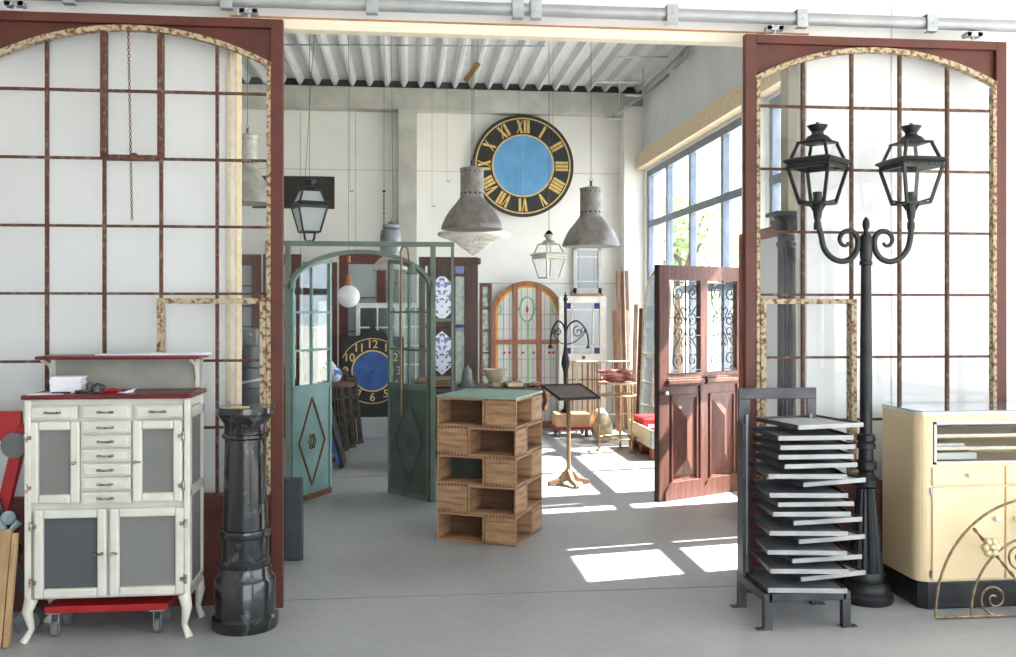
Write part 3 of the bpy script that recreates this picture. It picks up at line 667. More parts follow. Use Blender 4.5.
# ------------------------------------------------------------------ wrought iron fan in front of the counter
t = thing('iron_fan_light', 'gilded wrought iron half round fanlight grille leaning on the cream counter', 'grille', (X(935, 4.80), 4.79, 0), rx=-.08)
R = .62; c0 = R
m = MB(); m.tube([(c0 + R * math.cos(PI - PI * i / 40), 0, .012 + R * math.sin(PI - PI * i / 40)) for i in range(41)], .0075, 8)
m.tube([(0, 0, .012), (2 * R, 0, .012)], .008, 8); m.build('outer_arch', GOLDIR, t, smooth=True)
m = MB(); m.tube(arc(c0, .012, .42, PI, 0, 36), .007, 8); m.build('inner_arch', GOLDIR, t, smooth=True)
m = MB(); m.tube(arc(c0, .012, .15, PI, 0, 20), .007, 8); m.build('centre_arch', GOLDIR, t, smooth=True)
for a in (PI * .72, PI * .5, PI * .28):
    m = MB(); n = 26; pts = []
    p0, p1 = .15, .60
    m.tube([(c0 + (p0 + (p1 - p0) * i / n) * math.cos(a), .0, .012 + (p0 + (p1 - p0) * i / n) * math.sin(a)) for i in range(n + 1)], [.008 + .003 * math.sin(i * 1.8) for i in range(n + 1)], 6)
    m.build('twisted_bar', GOLDIR, t, smooth=True)
    f = MB(Matrix.Translation((c0 + .47 * math.cos(a), -.012, .012 + .47 * math.sin(a))))
    for k in range(6):
        b = k * PI / 3; f.sphere((.032 * math.cos(b), 0, .032 * math.sin(b)), .022, seg=10)
    f.sphere((0, -.012, 0), .018, seg=10)
    f.build('rosette', mat('aged_gold', (226, 212, 176), (186, 166, 124), .5, .4, scale=30), t, smooth=True)
for sx in (-1, 1):
    for a_ in ((c0 + sx * .285, .10, .085, .012, -PI / 2, 1.6 * -sx * -1), (c0 + sx * .13, .32, .07, .010, -PI / 2, 1.5 * sx), (c0 + sx * .07, .075, .06, .01, -PI / 2, 1.5 * sx)):
        MB().tube(spiral(*a_, 34), .006, 6).build('scroll', GOLDIR, t, smooth=True)

# ------------------------------------------------------------------ green iron gate with two leaves
GX0, GX1, GY, GH = X(288, 8.2), X(433, 8.2), 8.2, 2.235
t = thing('iron_gate', 'green iron gate frame with arched head and two open leaves', 'gate', (0, 0, 0))
cxg = (GX0 + GX1) / 2; hw = (GX1 - GX0) / 2
m = MB()
for x in (GX0, GX1): m.box(x - .022, x + .022, GY - .03, GY + .03, 0, GH)
xl, xr = X(267, GY), X(452.5, GY)
m.box(xl, xr + .015, GY - .02, GY + .02, GH - .04, GH)
for x in (xl, xr): m.box(x - .013, x + .013, GY - .013, GY + .013, 0, GH)
for z in (1.55, 1.05): m.box(GX1, xr, GY - .012, GY + .012, z, z + .03); m.box(xl, GX0, GY - .012, GY + .012, z, z + .03)
m.build('outer_frame', GREEN, t, .003)
m = MB(); zs = 1.83; ri = GH - .07 - zs
m.band([(cxg + (hw - .03) * math.cos(PI - PI * i / 28), zs + (ri - .035) * math.sin(PI * i / 28)) for i in range(29)],
       [(cxg + (hw - .0) * math.cos(PI - PI * i / 28), zs + ri * math.sin(PI * i / 28)) for i in range(29)], GY - .03, GY + .03)
m.build('arched_head', GREEN, t)
for nm, hx, fxp, fyp, s in (('left', GX0 + .025, -.695, 8.73, 1), ('right', GX1 - .025, -.19, 8.70, -1)):
    ang = math.atan2(fyp - GY, fxp - hx)
    L_ = hw - .02
    M = Matrix.Translation((hx, GY, 0)) @ Matrix.Rotation(ang, 4, 'Z')
    def top(u): # arch height above the leaf
        q = 1 - u / hw; return zs + (ri - .06) * math.sqrt(max(0, 1 - q * q))
    fm = TEAL if nm == 'left' else DGREEN
    m = MB(M); zp = .97
    m.box(0, .03, -.018, .018, .02, top(.03)); m.box(L_ - .03, L_, -.018, .018, .02, top(L_ - .02)); m.box(0, L_, -.018, .018, .0, .04); m.box(0, L_, -.018, .018, zp - .02, zp + .03)
    us = [i * L_ / 14 for i in range(15)]
    m.band([(u, top(u) - .035) for u in us], [(u, top(u)) for u in us], -.018, .018)
    lf = m.build('leaf_frame', TEAL if nm == 'left' else GREEN, t)
    m = MB(M); m.box(.03, L_ - .03, -.006, .006, .03, zp); m.build('lower_panel', fm, lf)
    m = MB(M); m.box(L_ / 2 - .01, L_ / 2 + .01, -.012, .012, zp, top(L_ / 2)); 
    for z in (1.30, 1.63): m.box(.03, L_ - .03, -.012, .012, z - .01, z + .01)
    m.build('glazing_bars', TEAL if nm == 'left' else GREEN, lf)
    m = MB(M); m.prism([(.03, zp)] + [(L_ - .03, zp)] + [(u, top(u) - .03) for u in us[::-1] if .02 < u < L_ - .01], -.002, .002); m.build('leaf_glass', glass('old_glass', (.9, .94, .94), .14), lf)
    m = MB(M); f = [(L_ / 2, .88), (L_ - .10, .50), (L_ / 2, .12), (.10, .50)]
    for sy in (-1, 1):
        for k in range(4):
            a, b = f[k], f[(k + 1) % 4]; m.beam((a[0], sy * .010, a[1]), (b[0], sy * .010, b[1]), .014, .012)
        for k in range(6):
            m.tube([(L_ / 2 + .035 * math.cos(k * PI / 3) + .02 * math.cos(q * PI / 3), sy * .012, .50 + .05 * math.sin(k * PI / 3) + .02 * math.sin(q * PI / 3)) for q in range(6)], .005, 5, True)
    m.box(.0, L_, -.019, -.018, .0, .05)
    m.build('diamond_moulding', RUST if nm == 'left' else DGREEN, lf)
# bent copper pipe lamp on the right leaf
t = thing('pipe_lamp', 'gooseneck pipe lamp with small bell shade hanging by the right gate leaf', 'lamp', (X(401, 7.9), 7.9, 0))
zt_ = Z(245, 400, 7.9)
m = MB(); m.tube([(0, 0, Z(415, 400, 7.9)), (-.0, 0, zt_ - .1)] + [(.03 - .035 * math.cos(i * PI / 10), 0, zt_ - .08 + .07 * math.sin(i * PI / 10)) for i in range(9)] + [(.065, 0, zt_ - .12), (.09, 0, zt_ - .17)], .008, 8); m.build('pipe', mat('bronze', (150, 124, 92), (120, 96, 70), .4, .7), t, smooth=True)
MB().lathe([(.008, 0), (.02, -.02), (.03, -.06), (.055, -.085), (.06, -.09), (.05, -.085), (.02, -.05)], .09, 0, zt_ - .15, 20).build('shade', GREEN, t, smooth=True)
m = MB(); m.box(-.012, .012, .0, GY - 7.9 - .03, zt_ - .15, zt_ - .13); m.build('wall_arm', GREEN, t)

# ------------------------------------------------------------------ tower of wooden crates
ang = math.atan2(-.26, .544); S = .60; L1, L2, CHT = .362, .232, .205
ORG = Vector((.206, 6.83, 0))
tw = Matrix.Translation(ORG) @ Matrix.Rotation(ang, 4, 'Z')
def crate_proto(inner):
    t = thing('wooden_crate', '', 'crate', (0, 0, 0), 0, 'wooden crates of the tower'); th = .014
    m = MB(); m.box(0, L1, .0, L2, 0, th); m.box(0, L1, 0, L2, CHT - th - .003, CHT - .003); m.box(0, th, 0, L2, th, CHT - th); m.box(L1 - th, L1, 0, L2, th, CHT - th)
    m.build('shell', CRATE, t, .0015)
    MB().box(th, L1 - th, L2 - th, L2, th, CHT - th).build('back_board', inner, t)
    m = MB()
    for e in (0, L1):
        s = -1 if e == 0 else 1
        for i in range(9): m.box(e - .0015, e + .0015, .012 + i * .025, .022 + i * .025, CHT - .016, CHT - .0025); m.box(e - .0015, e + .0015, .012 + i * .025, .022 + i * .025, .0, .012)
    m.build('finger_joints', CRATEI, t)
    return t
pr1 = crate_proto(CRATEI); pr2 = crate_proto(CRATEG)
used = {}
lay = ['bottom layer', 'second lowest layer', 'middle layer', 'second highest layer', 'top layer']
for li in range(5):
    z = li * CHT + .002
    odd = li % 2 == 0
    # corners of the square tower; pinwheel of four crates, mirrored on alternate layers
    if odd: pl = [((0, 0), 0, 'opening to the front'), ((S, 0), PI / 2, 'opening to the right'), ((S, S), PI, 'opening to the rear'), ((0, S), -PI / 2, 'opening to the left')]
    else: pl = [((S - L1, 0), 0, 'opening to the front'), ((S, S - L1), PI / 2, 'opening to the right'), ((L1, S), PI, 'opening to the rear'), ((0, L1), -PI / 2, 'opening to the left')]
    for (ox, oy), rz, way in pl:
        p = pr2 if (li == 2 and rz == 0) else pr1
        label = 'wooden crate in the %s of the crate tower, %s' % (lay[li], way)
        if li == 2 and rz == 0: label = 'wooden crate with green inside, in the middle layer of the crate tower'
        if p in used: r_ = dup(p, (0, 0, 0), 0, label)
        else: r_ = p; used[p] = 1; r_['label'] = label
        # box of rotation rz starting at the corner: crate runs along its local +x
        if rz == 0: off = (ox, oy)
        elif rz == PI / 2: off = (ox, oy)
        elif rz == PI: off = (ox, oy)
        else: off = (ox, oy)
        q = tw @ Vector((off[0], off[1], z))
        r_.location = q; r_.rotation_euler = (0, 0, ang + rz)
o = MB(tw).box(-.005, S + .005, -.005, S + .005, CHT * 5 + .001, CHT * 5 + .016).build('mint_board', MINT, None, .002); tag(o, 'mint green board lying on top of the crate tower', 'board')

# ------------------------------------------------------------------ brown panelled door with wrought iron grilles
t = thing('panelled_door', 'carved brown double-panelled door with two wrought iron grilles, standing open', 'door', (2.15, 7.98, 0), math.atan2(.49, .94))
W, H = 1.06, 2.04; TH = .055
m = MB()
for a, b in ((0, .11), (W - .11, W), (W / 2 - .045, W / 2 + .045)): m.box(a, b, 0, TH, .0 if a != W / 2 - .045 else .0, H)
for z0, z1 in ((H - .13, H), (.98, 1.10), (0, .12)): m.box(0, W, 0.001, TH - .001, z0, z1)
m.build('door_frame', DOORW, t, .004)
MB().box(-.012, 0, -.002, TH + .002, 0, H).build('door_edge', DOORE, t)
o = MB(); o.sphere((.06, -.02, .93), .018, seg=10); o.tube([(.06, 0, .93), (.06, -.02, .93)], .008, 8); o.build('door_knob', WPAINT, t)
for k in range(2):
    xa, xb = (.11, W / 2 - .045) if k == 0 else (W / 2 + .045, W - .11)
    m = MB(); m.box(xa, xb, .02, TH - .01, .12, .98)
    xm, zm = (xa + xb) / 2, .53
    # pyramid raised panel
    v = [(xa + .07, .0, .20), (xb - .07, .0, .20), (xb - .07, .0, .86), (xa + .07, .0, .86)]
    a = [m._v(q) for q in [(xa + .07, .02, .20), (xb - .07, .02, .20), (xb - .07, .02, .86), (xa + .07, .02, .86)]]
    p1 = m._v((xm, -.028, .36)); p2 = m._v((xm, -.028, .70))
    for f in ((a[0], a[1], p1), (a[1], a[2], p2, p1), (a[2], a[3], p2), (a[3], a[0], p1, p2)): m._f(list(f))
    for q in ((xa + .03, xa + .045, .16, .90), (xb - .045, xb - .03, .16, .90)): m.box(q[0], q[1], .0, .02, q[2], q[3])
    for z in (.15, .885): m.box(xa + .03, xb - .03, .0, .02, z, z + .018)
    m.build('raised_panel', DOORW, t)
    m = MB(); m.box(xa - .05, xb + .02, -.028, .0, .99, 1.005); m.box(xa - .045, xb + .015, -.045, .0, 1.005, 1.045); m.box(xa - .03, xb + .0, -.02, .0, 1.045, 1.06); m.build('ledge_moulding', DOORW, t, .006)
    m = MB(); m.prism([(xa - .06, .0), (xb + .03, .0), (xb + .03, .1), (xb, .13), (xb - .02, .16), (xa + .02, .16), (xa - .02, .13), (xa - .06, .08)], -.022, .0); m.build('foot_moulding', DOORW, t, .003)
    g = MB(); cxx = xm; z0, z1 = 1.10, H - .13
    g.tube([(cxx, -.006, z0), (cxx, -.006, z1)], .007, 6)
    for zz in (z0 + .02, z1 - .02, (z0 + z1) / 2 + .08, (z0 + z1) / 2 - .08): g.tube([(xa, -.006, zz), (xb, -.006, zz)], .004, 6)
    for s in (-1, 1):
        for zc, d in ((z0 + .11, 1), (z1 - .11, -1)):
            sp = [(x, -.006, z) for x, _, z in spiral(cxx + s * .085, zc, .075, .012, (-PI / 2 if d > 0 else PI / 2), 1.5 * s * d, 26)]; g.tube(sp, .0058, 6)
            g.tube([(cxx, -.006, zc + d * .16), (cxx + s * .03, -.006, zc + d * .12), (cxx + s * .06, -.006, zc + d * .15), (cxx + s * .02, -.006, zc + d * .22), (cxx, -.006, zc + d * .26)], .005, 6)
            g.tube([(cxx + s * .15, -.006, zc - d * .02), (cxx + s * .14, -.006, zc + d * .1), (cxx + s * .06, -.006, zc + d * .2)], .005, 6)
        for q in (-1, 1):
            g.tube([(x, -.006, z) for x, _, z in spiral(cxx + s * .075, (z0 + z1) / 2 + q * .055, .062, .012, PI / 2 * q, -1.2 * s * q, 22)], .0055, 6)
    g.build('iron_grille', BLACK, t, smooth=True)
    MB().box(xa, xb, .030, .034, z0, z1).build('door_glass', CLEAR, t)

# ------------------------------------------------------------------ fluted column, framed leaf by the window
t = thing('fluted_column', 'dark fluted cast iron column with leafy capital behind the right sliding frame', 'column', (X(786.5, 5.86), 5.86, 0))
MB().lathe([(.11, 0), (.11, .12), (.085, .14), (.08, .16)], seg=32).build('base', DARKST, t, smooth=True)
zc = Z(232, 786, 5.86)
MB().lathe([(.060, .16), (.056, zc - .1)], seg=72, flute=14, fd=.16).build('shaft', DARKST, t)
m = MB(); m.lathe([(.056, -.1), (.065, -.09), (.065, -.07), (.056, -.06), (.056, -.02), (.066, -.015), (.066, .0), (.056, .01), (.07, .06), (.088, .10)], z0=zc, seg=28)
m.hprism([(-.1, -.1), (.1, -.1), (.1, .1), (-.1, .1)], zc + .10, zc + .125)
for k in range(10):
    a = k * PI / 5; m.tube([(.058 * math.cos(a), .058 * math.sin(a), zc + .01), (.078 * math.cos(a), .078 * math.sin(a), zc + .05), (.098 * math.cos(a), .098 * math.sin(a), zc + .07), (.1 * math.cos(a), .1 * math.sin(a), zc + .055)], [.014, .014, .01, .006], 6)
m.build('capital', DARKST, t, smooth=True)

def framed_leaf(name, label, cat, x, y, rz, W, H, m_, rows, cols=2, panel=.5, gl=CLEAR, tilt=0, sw=.09, bar=.02, pz=None, barm=None):
    t = thing(name, label, cat, (x, y, 0), rz, rx=tilt)
    f = MB(); f.box(0, sw, 0, .045, 0, H); f.box(W - sw, W, 0, .045, 0, H); f.box(sw, W - sw, 0, .045, H - sw * 1.2, H); f.box(sw, W - sw, 0, .045, 0, sw * 1.4)
    if panel > .2: f.box(sw, W - sw, 0, .045, panel, panel + sw)
    f.build('frame', m_, t, .004)
    if panel > .2:
        p = MB(); p.box(sw, W - sw, .014, .03, sw, panel); p.box(sw + .05, W - sw - .05, .006, .014, sw * 1.4 + .05, panel - .05); p.build('lower_panel', m_, t, .005)
    z0 = panel + sw if panel > .2 else sw * 1.4; z1 = H - sw * 1.2
    if rows * cols > 1:
        b = MB()
        for i in range(1, cols): xx = sw + (W - 2 * sw) * i / cols; b.box(xx - bar / 2, xx + bar / 2, .01, .035, z0, z1)
        for i in range(1, rows): zz = z0 + (z1 - z0) * i / rows; b.box(sw, W - sw, .01, .035, zz - bar / 2, zz + bar / 2)
        b.build('glazing_bars', barm or m_, t)
    MB().box(sw, W - sw, .02, .024, z0, z1).build('glass', gl, t)
    return t
CURT = glass('curtained_glass', (.9, .9, .9), .1, .1, .93, (.82, .84, .86))
REDW = mat('red_wood', (150, 84, 62), (124, 68, 50), .5)
framed_leaf('glazed_door_leaf', 'reddish glazed door leaf with white curtained glass standing left of the fluted column', 'door', 2.83, 7.93, -PI / 2 - .03, 1.02, 2.30, REDW, 1, 1, .0, CURT, sw=.07)
OLDG = MATS['old_glass']
DARKG = glass('dark_glass', (.5, .55, .55), .2, .05, .4, (.12, .14, .14))
GREYG = glass('grey_glass', (.7, .75, .76), .2, .05, .45, (.55, .6, .6))
# dark doors along the back left
for i, (pa, pb, yy, topy, lab) in enumerate(((222, 261, 12.4, 254, 'tall reddish brown glazed door leaf farthest left at the rear wall'), (263, 301, 12.5, 254, 'tall reddish brown glazed door leaf seen behind the brown sliding stile'),
                                         (303, 337, 12.6, 262, 'dark brown door leaf seen through the left gate leaf'), (339, 386, 12.7, 253, 'tall reddish brown glazed door behind the white globe lamp'))):
    xa = X(pa, yy); xb = X(pb, yy)
    framed_leaf('glazed_door_leaf', lab, 'door', xa, yy, 0, xb - xa, Z(topy, pa, yy), BRWOOD, 5 if i != 3 else 3, 1, .8, GREYG if i != 2 else DARKG, 0, .12)
for pa, pb, lab in ((356, 399, 'white framed multi-pane window behind the blue clock, left one'), (401, 441, 'white framed multi-pane window seen through the right gate leaf')):
    yy = 12.95 if pa > 400 else 12.62; xa = X(pa, yy); xb = X(pb, yy)
    if pa < 400: yy = 12.58
    framed_leaf('white_window_leaf', lab, 'window', xa, yy, 0, xb - xa, Z(303, pa, yy), WPAINT, 4, 2 if pa < 400 else 3, .6, DARKG if pa < 400 else GREYG, 0, .055)
o = MB().box(0, X(329, 12) - X(319, 12), 0, .02, 0, Z(301, 322, 12)).build('white_board', WPAINT); o.location = (X(319, 12), 11.9, 0); tag(o, 'narrow white board standing behind the left teal gate leaf', 'board')

# ------------------------------------------------------------------ the two clocks
CKX, CKY, CKZ = X(523, 13.3), 13.28, Z(166, 523, 13.3); R = 51.2 / 950 * 13.35
t = thing('tower_clock_dial', 'large round black tower clock dial with gold Roman numerals and light blue centre', 'clock', (CKX, CKY, CKZ))
def disc(r, y0, y1, n=72, r_in=0, sq=None):
    m = MB()
    if r_in:
        m.band([(r_in * math.cos(2 * PI * i / n), r_in * math.sin(2 * PI * i / n)) for i in range(n + 1)], [(r * math.cos(2 * PI * i / n), r * math.sin(2 * PI * i / n)) for i in range(n + 1)], y0, y1)
    else: m.prism([(r * math.cos(2 * PI * i / n), r * math.sin(2 * PI * i / n)) for i in range(n)], y0, y1)
    return m
disc(R, 0, .05).build('dial_plate', CLKBLK, t); disc(R * .94, -.006, 0, 72, R * .915).build('outer_gold_ring', GOLD, t); disc(R * .615, -.008, 0, 72, R * .585).build('inner_gold_ring', GOLD, t)
disc(R * .59, -.006, 0).build('blue_centre', SKYB, t)
disc(R * .03, -.012, 0, 20).build('centre_boss', STEEL, t)
m = MB()
for a in (-2.2, -.95): m.cbox(R * .13 * math.cos(a), -.008, R * .13 * math.sin(a), .012, .006, .012)
m.box(-.002, .002, -.0075, -.005, -R * .58, R * .58)
m.build('dial_fixings', STEEL, t)
nums = ['XII', 'I', 'II', 'III', 'IIII', 'V', 'VI', 'VII', 'VIII', 'IX', 'X', 'XI']
for k, s in enumerate(nums):
    th = -k * PI / 6; hN = R * .25; rc = R * .765
    M = Matrix.Rotation(-th * -1 if False else k * PI / 6, 4, 'Y') @ Matrix.Translation((0, 0, rc))
    m = MB(M); wI, wV, wX = .048, .092, .10; ws = {'I': wI, 'V': wV, 'X': wX}
    tot = sum(ws[c_] for c_ in s); x = -tot / 2
    for c_ in s:
        wc = ws[c_]; a, b = x + .006, x + wc - .006; y0, y1 = -.008, 0
        if c_ == 'I': m.box(a, b, y0, y1, -hN / 2, hN / 2)
        elif c_ == 'V':
            m.prism([(a, hN / 2), (a + .034, hN / 2), ((a + b) / 2 + .012, -hN / 2), ((a + b) / 2 - .012, -hN / 2)], y0, y1)
            m.prism([(b - .014, hN / 2), (b, hN / 2), ((a + b) / 2 + .010, -hN / 2), ((a + b) / 2 - .002, -hN / 2)], y0 - .0005, y1)
        else:
            m.prism([(a, hN / 2), (a + .034, hN / 2), (b, -hN / 2), (b - .034, -hN / 2)], y0, y1)
            m.prism([(b - .014, hN / 2), (b, hN / 2), (a + .014, -hN / 2), (a, -hN / 2)], y0 - .0005, y1)
        x += wc
    m.build('numeral', GOLD, t)
m = MB(); m.tube([(0, .02, R), (0, .02, R + .06)], .008, 6); m.build('hanging_eye', STEEL, t)

BY = 12.35; BX = X(372.5, BY); BZ = Z(371, 372, BY); rb = 19.2 / 950 * 12.45
PLH = .27
o = MB().box(-.36, .36, 0, .25, 0, PLH).build('stone_block', mat('stone_block', (176, 176, 174), (160, 160, 158), .8), None, .01); o.location = (BX, BY - .02, 0); tag(o, 'low grey stone block carrying the black square clock dial', 'block')
t = thing('square_clock_dial', 'black square clock dial with gold numerals and deep blue centre behind gate', 'clock', (BX, BY, PLH)); BZ -= PLH
hw_ = .40; zb = .02; ztp = Z(337, 372, BY) - PLH
MB().prism([(-hw_, .12), (-hw_ + .12, .0), (hw_ - .12, .0), (hw_, .12), (hw_, ztp), (hw_ - .04, ztp), (.17, ztp + .02), (.12, ztp + .07), (.05, ztp + .09), (.03, ztp + .14), (-.03, ztp + .14), (-.05, ztp + .09), (-.12, ztp + .07), (-.17, ztp + .02), (-hw_ + .04, ztp), (-hw_, ztp)], 0, .05).build('clock_board', CLKBLK, t)
def dz(m, name, mm):
    o = m.build(name, mm, t); o.location = (0, 0, BZ); return o
dz(disc(rb, -.006, 0, 48), 'blue_centre', DEEPB); dz(disc(rb + .018, -.008, 0, 48, rb), 'inner_gold_ring', GOLD); dz(disc(.50 - .035 + .02, -.006, 0, 60, .47), 'outer_gold_ring', GOLD) if False else None
m = MB(); n = 60; ro = rb * 1.68
for i in range(n):
    a, b = 2 * PI * i / n, 2 * PI * (i + 1) / n
    p = [(ro * math.cos(a), ro * math.sin(a)), (ro * math.cos(b), ro * math.sin(b))]
    if max(abs(p[0][0]), abs(p[1][0])) < hw_ - .005: m.band([(p[0][0] * .975, p[0][1] * .975), (p[1][0] * .975, p[1][1] * .975)], p, -.006, 0)
dz(m, 'outer_gold_ring', GOLD)
for k in range(12):
    a = PI / 2 - k * PI / 6; rr = rb * 1.33
    textmesh(str(k if k else 12), .145, 'numeral', GOLD, t, (rr * math.cos(a) * 1.02, -.003, BZ + rr * math.sin(a) * 1.02))
dz(disc(.012, -.012, 0, 12), 'centre_hole', CLKBLK)

# ------------------------------------------------------------------ hanging lamps
def bell_lamp(px, ytop, ybot, yd, wpx, label, light=False):
    rad = wpx / 2 / 950 * yd * 1.01; zb = Z(ybot, px, yd); zt = Z(ytop, px, yd); h = zt - zb; nr = rad * .38
    t = thing('industrial_pendant', label, 'pendant lamp', (X(px, yd), yd, zb), 0, 'grey bell-shaped industrial pendants')
    mt = LAMPL if light else LAMPG
    m = MB()
    prof = [(rad * .97, -.0), (rad, .0), (rad, .012), (rad * .95, h * .09), (rad * .86, h * .19), (rad * .73, h * .29), (rad * .56, h * .385), (nr * 1.25, h * .44), (nr * 1.08, h * .48)]
    inn = [(r_ * .97, z - .006) for r_, z in prof[::-1]]
    m.lathe(prof + inn, seg=40); m.build('shade', mt, t, smooth=True)
    m = MB(); m.lathe([(nr * 1.06, h * .48), (nr, h * .52), (nr, h * .93), (nr * 1.05, h * .94), (nr * 1.05, h * .96), (nr * .5, h * .985), (.012, h)], seg=32); n_ = m.build('neck', mt, t, smooth=True)
    hv = MB()
    for k in range(14):
        a = k * 2 * PI / 14
        for zz in (h * .56, h * .90):
            rr = .10 * nr
            hv.tube([(nr * .98 * math.cos(a), nr * .98 * math.sin(a), zz), (nr * 1.006 * math.cos(a), nr * 1.006 * math.sin(a), zz)], rr if zz < h * .7 else rr * .7, 8)
    hv.build('vent_holes', BLACK, n_)
    m = MB(); m.tube([(0, 0, h), (0, 0, h + .05)], .012, 8); m.tube([(.012 * math.cos(a), 0, h + .06 + .02 * math.sin(a)) for a in [q * PI / 4 for q in range(8)]], .003, 5, True); m.build('hook', DARKST, t)
    m = MB(); m.tube([(0, 0, h + .08), (0, 0, CZ + .06 - zb)], .003, 5); m.build('suspension_wire', WIRE, t)
    MB().sphere((0, 0, h * .3), rad * .22, seg=14).build('bulb', OPAL, t, smooth=True)
bell_lamp(472, 166, 229, 8.4, 61, 'grey bell-shaped industrial pendant hanging left of the tower clock')
bell_lamp(591, 186, 246, 8.9, 58, 'grey bell-shaped industrial pendant hanging right of the tower clock')
bell_lamp(247.5, 133, 203, 10.2, 50, 'pale grey industrial pendant hanging behind the left sliding frame', True)
# milk-can shaped pendant
t = thing('can_pendant', 'grey can-shaped pendant with wide pale shade hanging inside the gate arch', 'pendant lamp', (X(391, 9.6), 9.6, Z(270, 391, 9.6)))
MB().lathe([(.175, 0), (.178, .012), (.165, .06), (.12, .11), (.09, .13), (.085, .16)], seg=32).build('shade', LAMPL, t, smooth=True)
MB().lathe([(.085, .16), (.105, .19), (.11, .34), (.095, .40), (.075, .41), (.085, .42), (.085, .45), (.03, .47), (.01, .49)], seg=28).build('housing', mat('zinc_grey', (150, 154, 160), (128, 132, 138), .4, .5), t, smooth=True)
MB().tube([(0, 0, .49), (.02, 0, .55), (.0, 0, CZ + .06 - Z(270, 391, 9.6))], .0022, 6).build('suspension_wire', WIRE, t)
# hanging chain with hook beside it
t = thing('hanging_chain', 'thin iron chain with hook hanging above the can-shaped pendant', 'chain', (X(384, 9.4), 9.4, Z(240, 384, 9.4)))
m = MB()
for i in range(20):
    z = .02 + i * .022
    m.tube([((.006 * math.cos(q * PI / 3)) * (i % 2), (.006 * math.cos(q * PI / 3)) * (1 - i % 2), z + .014 * math.sin(q * PI / 3)) for q in range(6)], .003, 4, True)
m.build('links', BLACK, t); MB().lathe([(0, 0), (.02, .02), (.0, .035)], z0=.46, seg=10).build('hook', BLACK, t)
MB().tube([(0, 0, .49), (0, 0, CZ + .06 - Z(240, 384, 9.4))], .002, 5).build('suspension_wire', WIRE, t)
# lanterns hanging
zl = Z(232, 311, 8.9)
t = thing('hanging_lantern', 'dark iron lantern with opal glass hanging below the rusty plate', 'lantern', (X(309.5, 8.9), 8.9, zl))
MILK = glass('milk_glass', (.8, .85, .85), .1, .1, .6, (.75, .8, .8))
htop = lantern_parts(t, 0, 0.0, .140, .35, mat('dark_iron_blue', (58, 66, 70), (44, 50, 54), .5, .4), MILK, False)
m = MB()
for k in range(4):
    a = k * PI / 2 + .8; m.tube([(.03 * math.cos(a), .03 * math.sin(a), -.1), (.06 * math.cos(a), .06 * math.sin(a), -.06), (.07 * math.cos(a), .07 * math.sin(a), 0)], .007, 6)
m.lathe([(.0, -.12), (.04, -.10), (.035, -.08), (0, -.075)], seg=12); m.build('lower_crown', BLACK, t)
MB().tube([(0, 0, htop), (-.0, 0, CZ + .06 - zl)], .0022, 6).build('suspension_wire', WIRE, t)
zl = Z(278, 549, 9.3)
t = thing('hanging_lantern', 'pale white metal lantern hanging in front of the rear wall', 'lantern', (X(549, 9.3), 9.3, zl))
htop = lantern_parts(t, 0, 0, .125, .5, mat('pale_metal', (214, 212, 200), (196, 192, 178), .5, .2), CLEAR, False)
MB().lathe([(.03, 0), (.04, .03), (.02, .06), (0, .07)], z0=htop - .05, seg=14).build('cap_knob', BLACK, t, smooth=True)
MB().tube([(0, 0, htop), (0, 0, CZ + .06 - zl)], .003, 5).build('suspension_wire', WIRE, t)
# openwork white chandelier
zc = Z(256, 474, 10.4)
t = thing('openwork_chandelier', 'white openwork bowl chandelier hanging behind the left pendant lamp', 'chandelier', (X(474, 10.4), 10.4, zc))
m = MB(); Rr = 36.5 / 950 * 10.45
prof = [(.05, .03), (.09, .065), (.14, .10), (.20, .15), (.27, .18), (.33, .20)]
rings = [[m._v((r_ * math.cos(2 * PI * k / 36 + (i % 2) * PI / 36), r_ * math.sin(2 * PI * k / 36 + (i % 2) * PI / 36), z)) for k in range(36)] for i, (r_, z) in enumerate(prof)]
for i in range(5):
    for k in range(36):
        A, B = rings[i], rings[i + 1]; k2 = (k + 1) % 36
        if i % 2 == 0: m._f([A[k], A[k2], B[k]]); m._f([A[k2], B[k2], B[k]])
        else: m._f([A[k], A[k2], B[k2]]); m._f([A[k], B[k2], B[k]])
MB().lathe([(.0, 0), (.02, .01), (.05, .03), (.045, .035), (0, .036)], seg=20).build('boss', WPAINT, t, smooth=True)
o = m.build('bowl', WPAINT, t); wm = o.modifiers.new('wire', 'WIREFRAME'); wm.thickness = .009
MB().lathe([(.31, .19), (Rr * .97, .215), (Rr, .235), (Rr * .97, .255), (Rr * .8, .26), (.27, .25)], seg=48).build('rim', WPAINT, t, smooth=True)
m = MB()
for k in range(3):
    a = k * 2 * PI / 3; m.tube([(.3 * math.cos(a), .3 * math.sin(a), .25), (0, 0, .9)], .003, 5)
m.tube([(0, 0, .9), (0, 0, CZ + .06 - zc)], .003, 5); m.build('suspension_wire', WIRE, t)
# globe lamp
zg = Z(296.5, 348.5, 9.0)
t = thing('globe_lamp', 'white opal globe lamp with small wooden holder hanging in the gate arch', 'pendant lamp', (X(348.5, 9.0), 9.0, zg))
MB().sphere((0, 0, 0), .108, seg=32).build('globe', OPAL, t, smooth=True)
m = MB(); m.lathe([(.035, .10), (.035, .13), (.027, .135), (.027, .20)], seg=16); m.lathe([(.02, .32), (.02, .38)], seg=14); m.build('wooden_holder', mat('light_holder', (170, 104, 70)), t, smooth=True)
MB().tube([(0, 0, .2), (0, 0, CZ + .06 - zg)], .002, 6).build('suspension_wire', WIRE, t)
